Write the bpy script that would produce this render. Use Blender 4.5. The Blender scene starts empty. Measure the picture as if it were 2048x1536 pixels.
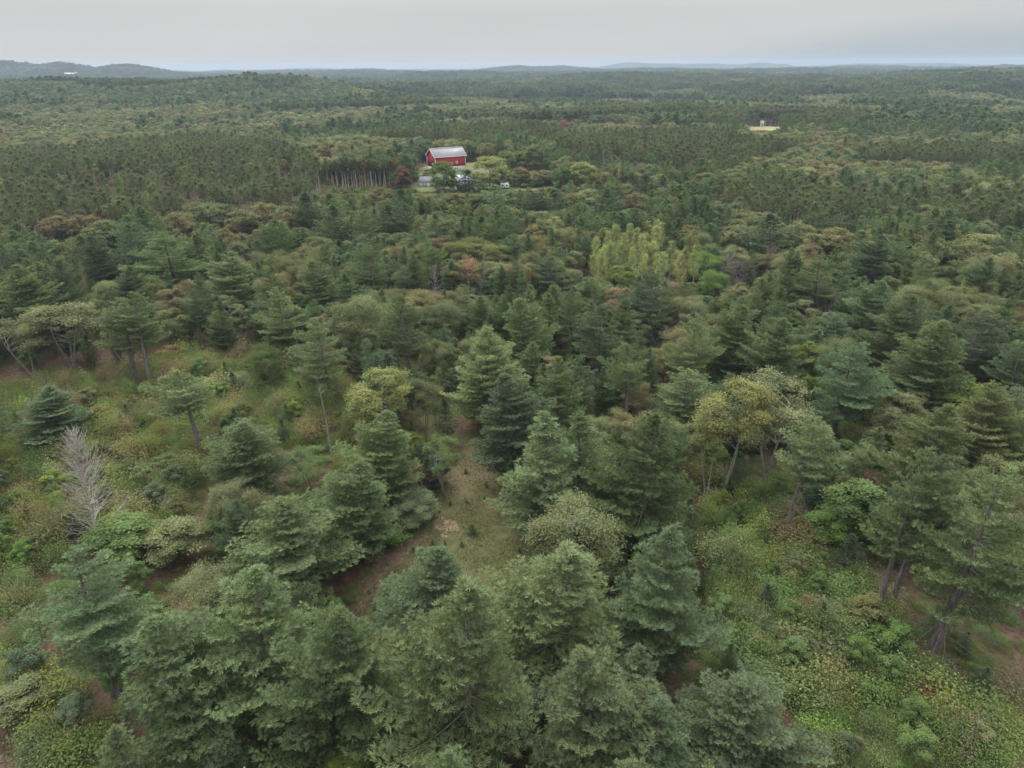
import bpy, math, random
import numpy as np
from mathutils import Matrix, Vector

SC = bpy.context.scene
COL = SC.collection
R = math.radians

# ------------------------------------------------------------------ camera
CAM_H = 60.0
FPX = 1420.0                      # focal length in pixels of the 2048 px wide photograph
PITCH, ROLL = R(24.26), R(0.45)
fw = np.array((0, math.cos(PITCH), -math.sin(PITCH)))
r0 = np.array((1.0, 0, 0)); u0 = np.array((0, math.sin(PITCH), math.cos(PITCH)))
rt = r0 * math.cos(ROLL) - u0 * math.sin(ROLL)
up = u0 * math.cos(ROLL) + r0 * math.sin(ROLL)
cam_d = bpy.data.cameras.new('camera')
cam_d.sensor_width = 36.0
cam_d.lens = FPX / 2048 * 36.0
cam_d.clip_start = 0.5
cam_d.clip_end = 60000
cam = bpy.data.objects.new('camera', cam_d); COL.objects.link(cam)
M = Matrix.Identity(4)
for i in range(3):
    M[i][0], M[i][1], M[i][2] = rt[i], up[i], -fw[i]
M[2][3] = CAM_H
cam.matrix_world = M
SC.camera = cam

# ------------------------------------------------------------------ sky
world = bpy.data.worlds.new('World'); SC.world = world
world.use_nodes = True
nt = world.node_tree; nt.nodes.clear()
N, LK = nt.nodes.new, nt.links.new
out = N('ShaderNodeOutputWorld'); bg = N('ShaderNodeBackground')
SUN_EL, SUN_AZ = R(52), R(-35)    # high, a little to the left and in front, veiled by cloud
sky = N('ShaderNodeTexSky'); sky.sky_type = 'NISHITA'; sky.sun_disc = False
sky.sun_elevation = SUN_EL; sky.sun_rotation = SUN_AZ
sky.air_density = 1.2; sky.dust_density = 3.0
skm = N('ShaderNodeVectorMath'); skm.operation = 'SCALE'; skm.inputs['Scale'].default_value = 0.07
LK(sky.outputs[0], skm.inputs[0])
geo = N('ShaderNodeTexCoord'); sep = N('ShaderNodeSeparateXYZ'); LK(geo.outputs['Generated'], sep.inputs[0])
# overcast deck: brighter towards the zenith (standard overcast sky), soft cloud mottling
ramp = N('ShaderNodeMapRange'); ramp.inputs['From Min'].default_value = 0.06; ramp.inputs['From Max'].default_value = 1.0
ramp.inputs['To Min'].default_value = 0.315; ramp.inputs['To Max'].default_value = 1.70
LK(sep.outputs['Z'], ramp.inputs['Value'])
cmap = N('ShaderNodeMapping'); cmap.inputs['Scale'].default_value = (1.6, 1.6, 9.0)
LK(geo.outputs['Generated'], cmap.inputs[0])
cn = N('ShaderNodeTexNoise'); cn.inputs['Scale'].default_value = 1.6; cn.inputs['Detail'].default_value = 4
LK(cmap.outputs[0], cn.inputs['Vector'])
cr = N('ShaderNodeMapRange'); cr.inputs['From Min'].default_value = 0.3; cr.inputs['From Max'].default_value = 0.7
cr.inputs['To Min'].default_value = 0.965; cr.inputs['To Max'].default_value = 1.035
LK(cn.outputs['Fac'], cr.inputs['Value'])
mul = N('ShaderNodeMath'); mul.operation = 'MULTIPLY'; LK(ramp.outputs[0], mul.inputs[0]); LK(cr.outputs[0], mul.inputs[1])
deck = N('ShaderNodeVectorMath'); deck.operation = 'SCALE'; deck.inputs[0].default_value = (1.0, 0.998, 0.99)
LK(mul.outputs[0], deck.inputs['Scale'])
# the deck thins to blue sky low over the horizon, more so clockwise (towards +x)
thin = N('ShaderNodeMath'); thin.operation = 'MULTIPLY_ADD'
LK(sep.outputs['X'], thin.inputs[0]); thin.inputs[1].default_value = 0.14; thin.inputs[2].default_value = -0.012
nz = N('ShaderNodeMath'); nz.operation = 'MULTIPLY_ADD'; LK(cn.outputs['Fac'], nz.inputs[0])
nz.inputs[1].default_value = 0.06; nz.inputs[2].default_value = -0.03
edge = N('ShaderNodeMath'); edge.operation = 'ADD'; LK(thin.outputs[0], edge.inputs[0]); LK(nz.outputs[0], edge.inputs[1])
dz = N('ShaderNodeMath'); dz.operation = 'SUBTRACT'; LK(edge.outputs[0], dz.inputs[0]); LK(sep.outputs['Z'], dz.inputs[1])
gap = N('ShaderNodeMapRange'); gap.interpolation_type = 'SMOOTHSTEP'
gap.inputs['From Min'].default_value = -0.006; gap.inputs['From Max'].default_value = 0.05
gap.inputs['To Min'].default_value = 0.0; gap.inputs['To Max'].default_value = 0.72
LK(dz.outputs[0], gap.inputs['Value'])
clear = N('ShaderNodeMix'); clear.data_type = 'RGBA'; clear.blend_type = 'MIX'
clear.inputs['Factor'].default_value = 0.7
LK(skm.outputs[0], clear.inputs[6]); clear.inputs[7].default_value = (0.235, 0.295, 0.335, 1)
mx = N('ShaderNodeMix'); mx.data_type = 'RGBA'
LK(gap.outputs[0], mx.inputs['Factor']); LK(deck.outputs[0], mx.inputs[6]); LK(clear.outputs[2], mx.inputs[7])
LK(mx.outputs[2], bg.inputs['Color']); bg.inputs['Strength'].default_value = 1.0
LK(bg.outputs[0], out.inputs['Surface'])

# ------------------------------------------------------------------ veiled sun
sd = bpy.data.lights.new('sun', 'SUN'); sd.energy = 1.5; sd.angle = R(18); sd.color = (1.0, 0.965, 0.91)
so = bpy.data.objects.new('sun', sd); COL.objects.link(so)
sdir = Vector((math.sin(SUN_AZ) * math.cos(SUN_EL), math.cos(SUN_AZ) * math.cos(SUN_EL), math.sin(SUN_EL)))
so.rotation_euler = (-sdir).to_track_quat('-Z', 'Y').to_euler()
so.location = (0, 0, 200)

vs = SC.view_settings
vs.view_transform = 'Standard'; vs.look = 'None'; vs.exposure = 1.0; vs.gamma = 1.0; vs.use_curve_mapping = False
cy = SC.cycles
cy.max_bounces = 4; cy.diffuse_bounces = 2; cy.glossy_bounces = 1; cy.transmission_bounces = 2
cy.volume_bounces = 0; cy.transparent_max_bounces = 4
cy.caustics_reflective = cy.caustics_refractive = False
cy.use_adaptive_sampling = False
cy.use_denoising = True; cy.denoiser = 'OPENIMAGEDENOISE'; cy.denoising_input_passes = 'RGB_ALBEDO_NORMAL'; cy.denoising_prefilter = 'ACCURATE'

# ------------------------------------------------------------------ helpers
def tag(o, label=None, cat=None, group=None, kind=None):
    if label: o['label'] = label
    if cat: o['category'] = cat
    if group: o['group'] = group
    if kind: o['kind'] = kind
    return o

def gz(x, y):
    """height of the ground"""
    x = np.asarray(x, float); y = np.asarray(y, float)
    g = lambda cx, cy_, sx, sy, a: a * np.exp(-((x - cx) / sx) ** 2 - ((y - cy_) / sy) ** 2)
    d = np.hypot(x, y)
    f = np.clip((d - 130) / 400, 0, 1)
    z = 0.5 * np.sin(x * .05 + 1) * np.sin(y * .043) + f * (2.2 * np.sin(x * .011 + .7) * np.cos(y * .009 + .4) + 1.5 * np.sin(x * .023 - y * .017))
    f2 = np.clip((d - 600) / 1200, 0, 1)
    z = z + f2 * (6 * np.sin(x * .0031 + y * .0022 + 1.0) + 5 * np.sin(x * .0052 - y * .0037 + 2.2) + 4 * np.sin(y * .0085 + x * .002))
    z = z + g(-30, 405, 120, 105, 8.0)
    z = z + g(-350, 1250, 135, 190, 24) + g(-640, 1230, 300, 210, 17) + g(-900, 1180, 260, 220, 10)
    z = z + g(1290, 1900, 330, 380, 12) + g(1700, 1900, 330, 380, 10)
    # far ridges
    for px, D, s, a in ((-60, 3600, 230, 34), (60, 3600, 330, 22), (110, 3600, 95, 36), (205, 3600, 90, 34), (250, 3650, 230, 18), (322, 3650, 105, 40),
                        (375, 3650, 130, 22), (440, 3750, 200, 16), (1010, 6000, 190, 34), (1080, 6000, 280, 24), (1130, 6000, 150, 22), (760, 6000, 500, 22), (560, 6500, 500, 24),
                        (1230, 9000, 250, 46), (1330, 9000, 520, 38), (1270, 8900, 320, 16), (1498, 8800, 120, 44), (1420, 9200, 520, 32), (1720, 9300, 700, 34), (1360, 3400, 200, 18), (1900, 9000, 1600, 20), (600, 9000, 1100, 26)):
        az = math.atan((px - 1024) / FPX)
        cx, cy_ = D * math.tan(az), D
        z = z + g(cx, cy_, s, D * .09, a)
    return z

def ray(px, py):
    d = fw + (px - 1024) / FPX * rt + (768 - py) / FPX * up
    return d / np.linalg.norm(d)

TS = np.geomspace(20, 20000, 900)
def at(px, py, h=0.0):
    """the place whose point h metres above ground is seen at that pixel of the photograph"""
    d = ray(px, py)
    f = lambda t: CAM_H + d[2] * t - gz(d[0] * t, d[1] * t) - h
    v = f(TS)
    k = np.nonzero(v < 0)[0]
    if len(k) == 0: return np.array((d[0] * 9000, d[1] * 9000, 0.0))
    a, b = TS[max(k[0] - 1, 0)], TS[k[0]]
    for _ in range(40):
        m = (a + b) / 2
        if f(m) < 0: b = m
        else: a = m
    x, y = d[0] * b, d[1] * b
    return np.array((x, y, float(gz(x, y))))

def proj(P):
    P = np.asarray(P, float) - np.array((0, 0, CAM_H))
    z = P @ fw
    return 1024 + FPX * (P @ rt) / z, 768 - FPX * (P @ up) / z, z

def inpoly(u, v, poly):
    u = np.asarray(u); v = np.asarray(v)
    r = np.zeros(u.shape, bool)
    n = len(poly)
    for i in range(n):
        x1, y1 = poly[i]; x2, y2 = poly[(i + 1) % n]
        c = ((y1 > v) != (y2 > v)) & (u < (x2 - x1) * (v - y1) / (y2 - y1 + 1e-12) + x1)
        r ^= c
    return r

def wpoly(pts, h=0.0):
    return [tuple(at(px, py, h)[:2]) for px, py in pts]

def snoise(x, y, seed, lam, n=5):
    """smooth noise in 0..1 from a few sine waves"""
    r = np.random.default_rng(seed); s = 0
    for _ in range(n):
        a = r.uniform(0, 6.283); k = 6.283 / (lam * r.uniform(.6, 1.7)); p = r.uniform(0, 6.283)
        s = s + np.sin(k * (x * math.cos(a) + y * math.sin(a)) + p)
    return 0.5 + 0.5 * s / (n ** .5 * 1.6)

class Buf:
    """collects triangles; build() links one mesh"""
    def __init__(s): s.v, s.f, s.t, s.m, s.n = [], [], [], [], 0
    def add(s, v, f, tint=0.5, mat=0):
        v = np.asarray(v, float).reshape(-1, 3); f = np.asarray(f, int).reshape(-1, 3)
        s.v.append(v); s.f.append(f + s.n)
        s.t.append(np.broadcast_to(np.asarray(tint, float), (len(v),)).copy()); s.m.append(np.full(len(f), mat, int)); s.n += len(v)
    def tube(s, pts, rad, k=6, tint=0.5, mat=0):
        pts = np.asarray(pts, float); n = len(pts); rad = np.broadcast_to(np.asarray(rad, float), (n,))
        d = np.gradient(pts, axis=0); d /= np.linalg.norm(d, axis=1)[:, None] + 1e-9
        ref = np.array((0, 0, 1.0)) if abs(d[0][2]) < .8 else np.array((1.0, 0, 0))
        a = np.cross(d, ref); a /= np.linalg.norm(a, axis=1)[:, None] + 1e-9
        b = np.cross(d, a)
        th = np.arange(k) / k * 2 * math.pi
        V = pts[:, None] + rad[:, None, None] * (np.cos(th)[None, :, None] * a[:, None] + np.sin(th)[None, :, None] * b[:, None])
        i = np.arange(n - 1)[:, None] * k; j = np.arange(k)[None]; j2 = (j + 1) % k
        q = np.stack([i + j, i + j2, i + k + j2, i + j, i + k + j2, i + k + j], -1).reshape(-1, 3)
        s.add(V.reshape(-1, 3), q, tint, mat)
    def box(s, x0, x1, y0, y1, z0, z1, mat=0, X=None):
        v = np.array([(x, y, z) for z in (z0, z1) for y in (y0, y1) for x in (x0, x1)], float)
        if X is not None: v = X(v)
        f = [(0, 2, 3), (0, 3, 1), (4, 5, 7), (4, 7, 6), (0, 1, 5), (0, 5, 4), (2, 6, 7), (2, 7, 3), (0, 4, 6), (0, 6, 2), (1, 3, 7), (1, 7, 5)]
        s.add(v, f, .5, mat)
    def prism(s, prof, y0, y1, mat=0):
        """profile in xz extruded along y (convex or fan-able from its first point)"""
        p = np.asarray(prof, float); n = len(p)
        v = np.concatenate([np.c_[p[:, 0], np.full(n, y0), p[:, 1]], np.c_[p[:, 0], np.full(n, y1), p[:, 1]]])
        f = []
        for i in range(n):
            j = (i + 1) % n; f += [(i, j, n + j), (i, n + j, n + i)]
        for i in range(1, n - 1): f += [(0, i + 1, i), (n, n + i, n + i + 1)]
        s.add(v, f, .5, mat)
    def mesh(s, name, mats, smooth=False):
        me = bpy.data.meshes.new(name)
        V = np.concatenate(s.v); F = np.concatenate(s.f)
        me.vertices.add(len(V)); me.vertices.foreach_set('co', V.ravel().astype(np.float32))
        me.loops.add(F.size); me.loops.foreach_set('vertex_index', F.ravel().astype(np.int32))
        me.polygons.add(len(F)); me.polygons.foreach_set('loop_start', (np.arange(len(F)) * 3).astype(np.int32))
        for m in mats: me.materials.append(m)
        me.polygons.foreach_set('material_index', np.concatenate(s.m).astype(np.int32))
        if smooth: me.polygons.foreach_set('use_smooth', np.ones(len(F), bool))
        at_ = me.attributes.new('tint', 'FLOAT', 'POINT'); at_.data.foreach_set('value', np.concatenate(s.t).astype(np.float32))
        me.update(); me.validate()
        return me
    def build(s, name, mats, parent=None, smooth=False):
        o = bpy.data.objects.new(name, s.mesh(name, mats if isinstance(mats, list) else [mats], smooth))
        COL.objects.link(o)
        if parent is not None: o.parent = parent
        return o

def nrm(v): return v / (np.linalg.norm(v, axis=-1, keepdims=True) + 1e-9)

# ------------------------------------------------------------------ materials
def mat_new(name):
    m = bpy.data.materials.new(name); m.use_nodes = True; t = m.node_tree; t.nodes.clear()
    o = t.nodes.new('ShaderNodeOutputMaterial')
    return m, t, t.nodes.new, t.links.new, o

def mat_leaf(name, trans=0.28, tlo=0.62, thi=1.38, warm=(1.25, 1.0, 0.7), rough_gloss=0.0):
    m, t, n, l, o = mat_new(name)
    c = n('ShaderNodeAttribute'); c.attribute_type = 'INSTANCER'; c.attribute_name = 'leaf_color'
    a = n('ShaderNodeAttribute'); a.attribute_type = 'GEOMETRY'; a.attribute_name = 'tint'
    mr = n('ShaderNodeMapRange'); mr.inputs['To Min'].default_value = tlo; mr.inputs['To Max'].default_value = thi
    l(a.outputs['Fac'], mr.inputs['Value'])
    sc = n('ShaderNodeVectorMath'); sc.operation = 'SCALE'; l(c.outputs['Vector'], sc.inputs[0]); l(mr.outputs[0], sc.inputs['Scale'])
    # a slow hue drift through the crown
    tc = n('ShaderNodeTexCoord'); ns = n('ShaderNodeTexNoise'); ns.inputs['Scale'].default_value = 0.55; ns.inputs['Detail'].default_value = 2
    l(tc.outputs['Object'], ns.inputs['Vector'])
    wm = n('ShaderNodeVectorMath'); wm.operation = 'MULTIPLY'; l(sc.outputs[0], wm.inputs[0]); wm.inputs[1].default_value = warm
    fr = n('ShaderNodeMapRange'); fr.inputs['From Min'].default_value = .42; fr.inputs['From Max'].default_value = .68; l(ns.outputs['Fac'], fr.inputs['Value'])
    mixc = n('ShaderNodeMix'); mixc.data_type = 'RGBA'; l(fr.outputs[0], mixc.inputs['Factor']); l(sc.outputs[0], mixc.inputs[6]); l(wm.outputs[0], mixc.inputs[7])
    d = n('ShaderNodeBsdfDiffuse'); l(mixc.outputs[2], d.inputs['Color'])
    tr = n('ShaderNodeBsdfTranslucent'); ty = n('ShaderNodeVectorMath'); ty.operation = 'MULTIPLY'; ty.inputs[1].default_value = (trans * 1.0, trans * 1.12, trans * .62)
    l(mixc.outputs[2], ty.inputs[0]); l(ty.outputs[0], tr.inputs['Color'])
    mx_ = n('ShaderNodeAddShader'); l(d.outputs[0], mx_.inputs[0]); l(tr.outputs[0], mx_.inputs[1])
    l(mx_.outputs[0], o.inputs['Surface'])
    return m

def mat_noise(name, c1, c2, scale=3.0, rough=0.9, stretch=(1, 1, 1), detail=6, bump=0.0, c3=None, scale3=0.3, spec=0.2):
    m, t, n, l, o = mat_new(name)
    tc = n('ShaderNodeTexCoord'); mp = n('ShaderNodeMapping'); mp.inputs['Scale'].default_value = stretch; l(tc.outputs['Object'], mp.inputs[0])
    ns = n('ShaderNodeTexNoise'); ns.inputs['Scale'].default_value = scale; ns.inputs['Detail'].default_value = detail; l(mp.outputs[0], ns.inputs['Vector'])
    fr = n('ShaderNodeMapRange'); fr.inputs['From Min'].default_value = .32; fr.inputs['From Max'].default_value = .68; l(ns.outputs['Fac'], fr.inputs['Value'])
    mixc = n('ShaderNodeMix'); mixc.data_type = 'RGBA'; l(fr.outputs[0], mixc.inputs['Factor'])
    mixc.inputs[6].default_value = (*c1, 1); mixc.inputs[7].default_value = (*c2, 1)
    col = mixc.outputs[2]
    if c3:
        n3 = n('ShaderNodeTexNoise'); n3.inputs['Scale'].default_value = scale3; n3.inputs['Detail'].default_value = 5; l(tc.outputs['Object'], n3.inputs['Vector'])
        f3 = n('ShaderNodeMapRange'); f3.inputs['From Min'].default_value = .45; f3.inputs['From Max'].default_value = .62; l(n3.outputs['Fac'], f3.inputs['Value'])
        m3 = n('ShaderNodeMix'); m3.data_type = 'RGBA'; l(f3.outputs[0], m3.inputs['Factor']); l(col, m3.inputs[6]); m3.inputs[7].default_value = (*c3, 1)
        col = m3.outputs[2]
    b = n('ShaderNodeBsdfPrincipled'); l(col, b.inputs['Base Color']); b.inputs['Roughness'].default_value = rough
    b.inputs['Specular IOR Level'].default_value = spec
    if bump:
        bp = n('ShaderNodeBump'); bp.inputs['Strength'].default_value = bump; bp.inputs['Distance'].default_value = .1; l(ns.outputs['Fac'], bp.inputs['Height']); l(bp.outputs[0], b.inputs['Normal'])
    l(b.outputs[0], o.inputs['Surface'])
    return m

MT = {}
MT['needle'] = mat_leaf('needles', .42, .6, 1.4, (1.10, 1.03, .86))
MT['leaf'] = mat_leaf('leaves', .52, .62, 1.42, (1.09, 1.0, .86))
MT['bark_pine'] = mat_noise('pine_bark', (.065, .054, .050), (.15, .133, .125), 2.5, stretch=(3, 3, .5))
MT['bark_red'] = mat_noise('red_pine_bark', (.19, .15, .135), (.34, .285, .26), 2.0, stretch=(3, 3, .5))
MT['bark_oak'] = mat_noise('oak_bark', (.10, .09, .08), (.25, .23, .20), 2.5, stretch=(3, 3, .5))
MT['bark_aspen'] = mat_noise('aspen_bark', (.20, .20, .165), (.36, .35, .30), 1.5, stretch=(2, 2, 1))
MT['dead'] = mat_noise('dead_wood', (.13, .112, .105), (.29, .26, .245), 2.0, stretch=(2, 2, .6))
MT['dead_pale'] = mat_noise('weathered_wood', (.20, .18, .165), (.42, .39, .36), 2.0, stretch=(2, 2, .6))
MT['dead_brown'] = mat_noise('brown_dead_wood', (.11, .08, .07), (.22, .175, .155), 2.0, stretch=(2, 2, .6))

# ground: needle litter, dry grass, leaf mould; forest green far off
def mat_ground():
    m, t, n, l, o = mat_new('forest_floor')
    tc = n('ShaderNodeTexCoord')
    def noise(s, d=6):
        k = n('ShaderNodeTexNoise'); k.inputs['Scale'].default_value = s; k.inputs['Detail'].default_value = d; l(tc.outputs['Object'], k.inputs['Vector']); return k.outputs['Fac']
    def rng_(f, a, b):
        k = n('ShaderNodeMapRange'); k.inputs['From Min'].default_value = a; k.inputs['From Max'].default_value = b; l(f, k.inputs['Value']); return k.outputs[0]
    def mix(f, a, b):
        k = n('ShaderNodeMix'); k.data_type = 'RGBA'; l(f, k.inputs['Factor'])
        for v, i in ((a, 6), (b, 7)):
            if isinstance(v, tuple): k.inputs[i].default_value = (*v, 1)
            else: l(v, k.inputs[i])
        return k.outputs[2]
    lit = mix(rng_(noise(2.2), .3, .7), (.045, .026, .019), (.110, .072, .055))
    lit = mix(rng_(noise(9, 3), .58, .72), lit, (.17, .14, .12))
    gr = mix(rng_(noise(1.5), .3, .7), (.040, .048, .018), (.085, .085, .036))
    near = mix(rng_(noise(.11, 5), .44, .60), lit, gr)
    far = mix(rng_(noise(.012, 8), .40, .60), (.045, .060, .030), (.085, .088, .042))
    far = mix(rng_(noise(.0021, 6), .46, .56), far, (.036, .050, .030))
    ln = n('ShaderNodeVectorMath'); ln.operation = 'LENGTH'; l(tc.outputs['Object'], ln.inputs[0])
    col = mix(rng_(ln.outputs['Value'], 500, 900), near, far)
    b = n('ShaderNodeBsdfDiffuse'); l(col, b.inputs['Color']); l(b.outputs[0], o.inputs['Surface'])
    return m
MT['ground'] = mat_ground()

# ------------------------------------------------------------------ terrain
def make_terrain():
    rad = np.concatenate([[4, 10, 16], np.geomspace(22, 10200, 220)])
    az = np.radians(np.concatenate([np.linspace(-180, -60, 13)[:-1], np.linspace(-60, 60, 301), np.linspace(60, 180, 13)[1:-1]]))
    X = rad[:, None] * np.sin(az)[None]; Y = rad[:, None] * np.cos(az)[None]
    n, k = X.shape
    V = np.stack([X, Y, gz(X, Y)], -1).reshape(-1, 3)
    i = np.arange(n - 1)[:, None] * k; j = np.arange(k)[None]; j2 = (j + 1) % k
    q = np.stack([i + j, i + j2, i + k + j2, i + j, i + k + j2, i + k + j], -1).reshape(-1, 3)
    b = Buf(); b.add(V, q)
    c = len(V)
    b.add([(0, 0, float(gz(0, 0)))], np.zeros((0, 3)))
    f = np.stack([np.full(k, c), (np.arange(k) + 1) % k, np.arange(k)], -1)
    b.f.append(f[:, ::-1][:, [0, 2, 1]] if False else f); b.m.append(np.zeros(k, int))
    o = b.build('ground', MT['ground'], smooth=True)
    tag(o, 'brown needle litter and dry grass of the forest floor', None, None, 'structure')
make_terrain()

def sheet(name, poly_px, step, lift, mat, label, rag=1.0, seed=1):
    """a ragged patch of ground following the terrain: small jittered cells inside an outline warped by noise"""
    P = wpoly(poly_px); A = np.array(P); r = np.random.default_rng(seed)
    lo, hi = A.min(0) - 3 * rag - step, A.max(0) + 3 * rag + step
    nx, ny = int((hi[0] - lo[0]) / step) + 2, int((hi[1] - lo[1]) / step) + 2
    gx, gy = np.meshgrid(lo[0] + np.arange(nx) * step, lo[1] + np.arange(ny) * step, indexing='ij')
    cx, cy_ = gx[:-1, :-1] + step / 2, gy[:-1, :-1] + step / 2
    wx = (snoise(cx, cy_, seed * 7 + 1, rag * 6) - .5) * 2.4 * rag + r.normal(0, rag * .25, cx.shape); wy = (snoise(cx, cy_, seed * 7 + 2, rag * 6) - .5) * 2.4 * rag + r.normal(0, rag * .25, cx.shape)
    ins = inpoly(cx + wx, cy_ + wy, P)
    gx = gx + r.uniform(-.3, .3, gx.shape) * step; gy = gy + r.uniform(-.3, .3, gy.shape) * step
    V = np.stack([gx, gy, gz(gx, gy) + lift], -1).reshape(-1, 3)
    i, j = np.nonzero(ins); q0 = i * ny + j; q1 = (i + 1) * ny + j; q2 = q1 + 1; q3 = q0 + 1
    f = np.concatenate([np.stack([q0, q1, q2], -1), np.stack([q0, q2, q3], -1)])
    used, inv = np.unique(f, return_inverse=True)
    b = Buf(); b.add(V[used], inv.reshape(-1, 3)); o = b.build(name, mat, smooth=True)
    tag(o, label, None, None, 'structure'); return P

MT['lane'] = mat_noise('lane_grass', (.050, .056, .022), (.092, .090, .038), .9, c3=(.100, .083, .046), scale3=.07, detail=8)
MT['lawn'] = mat_noise('lawn', (.055, .085, .030), (.09, .115, .042), .15, c3=(.11, .11, .05), scale3=.03)
MT['field'] = mat_noise('hay_field', (.20, .185, .09), (.24, .22, .11), .05)

LANE_PX = [(935, 880), (985, 905), (1010, 985), (1065, 1040), (1075, 1130), (1060, 1230), (1000, 1300), (880, 1330), (740, 1300), (705, 1230), (715, 1160), (760, 1100), (850, 1050), (885, 985), (905, 920)]
LANE = sheet('grass_lane', LANE_PX, .5, .02, MT['lane'], 'mown grassy lane winding between the pines', .8)
MT['soil'] = mat_noise('bare_soil', (.085, .055, .040), (.150, .110, .080), 1.6, detail=8)
MT['tan_soil'] = mat_noise('tan_soil', (.12, .095, .06), (.21, .165, .11), 1.8, detail=8)
sheet('soil_patch', [(866, 1048), (886, 1036), (912, 1042), (920, 1060), (890, 1072), (868, 1064)], .3, .035, MT['tan_soil'], 'pale tan bare soil in the middle of the grassy lane', .45, 5)
sheet('soil_patch', [(718, 1178), (748, 1130), (800, 1092), (858, 1066), (862, 1080), (812, 1112), (775, 1150), (745, 1205), (722, 1225)], .35, .035, MT['soil'], 'reddish-brown bare soil along the shrubby edge of the lane', .5, 6)
sheet('soil_patch', [(1000, 1000), (1030, 1005), (1060, 1045), (1062, 1075), (1035, 1050), (1005, 1030)], .35, .035, MT['soil'], 'brown needle-strewn soil under the pale slender pine', .5, 8)
LAWN_PX = [(815, 350), (850, 333), (955, 326), (1000, 345), (1110, 354), (1115, 378), (1060, 384), (980, 386), (830, 384)]
LAWN = sheet('farm_lawn', LAWN_PX, 2.0, .25, MT['lawn'], 'green lawn around the red barn', .8, 2)
FIELD_PX = [(1495, 254), (1560, 253.5), (1615, 256), (1612, 260), (1560, 262), (1500, 262)]
FIELD = sheet('hay_field', FIELD_PX, 6, .5, MT['field'], 'pale yellow field in front of a dark pine plantation', 2, 3)

# ------------------------------------------------------------------ plant builders
def tufts(b, P, D, ln, wd, k, r, tint, mat=0, spread=.75):
    """bunches of k needle sprays at P pointing along D"""
    n = len(P)
    if n == 0: return
    D = nrm(D)
    ref = np.where(np.abs(D[:, 2:3]) < .9, np.array((0, 0, 1.0)), np.array((1.0, 0, 0)))
    A = nrm(np.cross(D, ref)); B = np.cross(D, A)
    th = (np.arange(k) / k * 2 * math.pi)[None] + r.uniform(0, 6.28, (n, 1))
    sp = spread * r.uniform(.35, 1.15, (n, k))
    dirs = nrm(D[:, None] + sp[..., None] * (np.cos(th)[..., None] * A[:, None] + np.sin(th)[..., None] * B[:, None]))
    side = nrm(np.cross(dirs, np.array((0, 0, 1.0)) + .45 * r.normal(size=(n, k, 3))))
    L = (np.broadcast_to(ln, (n,))[:, None] * r.uniform(.7, 1.2, (n, k)))[..., None]
    W = (np.broadcast_to(wd, (n,))[:, None] * np.ones((n, k)))[..., None]
    base = P[:, None] + dirs * L * .05
    v = np.stack([base + dirs * L * .45 + side * W * .5, base + dirs * L * .45 - side * W * .5, base + dirs * L, base], 2)   # slim kite
    v = v.reshape(-1, 3)
    m = n * k
    i = np.arange(m) * 4
    f = np.stack([i, i + 2, i + 1, i, i + 1, i + 3], -1).reshape(-1, 3)
    t = np.repeat(np.clip(np.broadcast_to(tint, (n,))[:, None] + r.normal(0, .10, (n, k)), 0, 1).ravel(), 4)
    b.add(v, f, t, mat)

def leaves(b, P, Nn, size, r, tint, mat=0):
    """single folded leaf sprays at P with normals near Nn"""
    n = len(P)
    Nn = nrm(Nn + r.normal(0, .55, (n, 3)))
    A = nrm(np.cross(Nn, r.normal(size=(n, 3)))); B = np.cross(Nn, A)
    s = (np.broadcast_to(size, (n,)) * r.uniform(.6, 1.35, n))[:, None]
    v = np.stack([P - A * s * .5, P + B * s * .36 + Nn * s * .10, P + A * s * .55, P - B * s * .36 + Nn * s * .10], 1).reshape(-1, 3)
    i = np.arange(n) * 4
    f = np.stack([i, i + 1, i + 2, i, i + 2, i + 3], -1).reshape(-1, 3)
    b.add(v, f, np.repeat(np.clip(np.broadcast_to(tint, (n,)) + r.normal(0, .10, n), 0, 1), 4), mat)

def trunk_path(H, r, bend=.25, n=9):
    z = np.linspace(0, H, n); ph = r.uniform(0, 6.28, 2)
    return np.c_[bend * np.sin(z / H * 3 + ph[0]) - bend * math.sin(ph[0]), bend * np.sin(z / H * 2.6 + ph[1]) - bend * math.sin(ph[1]), z]

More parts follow.
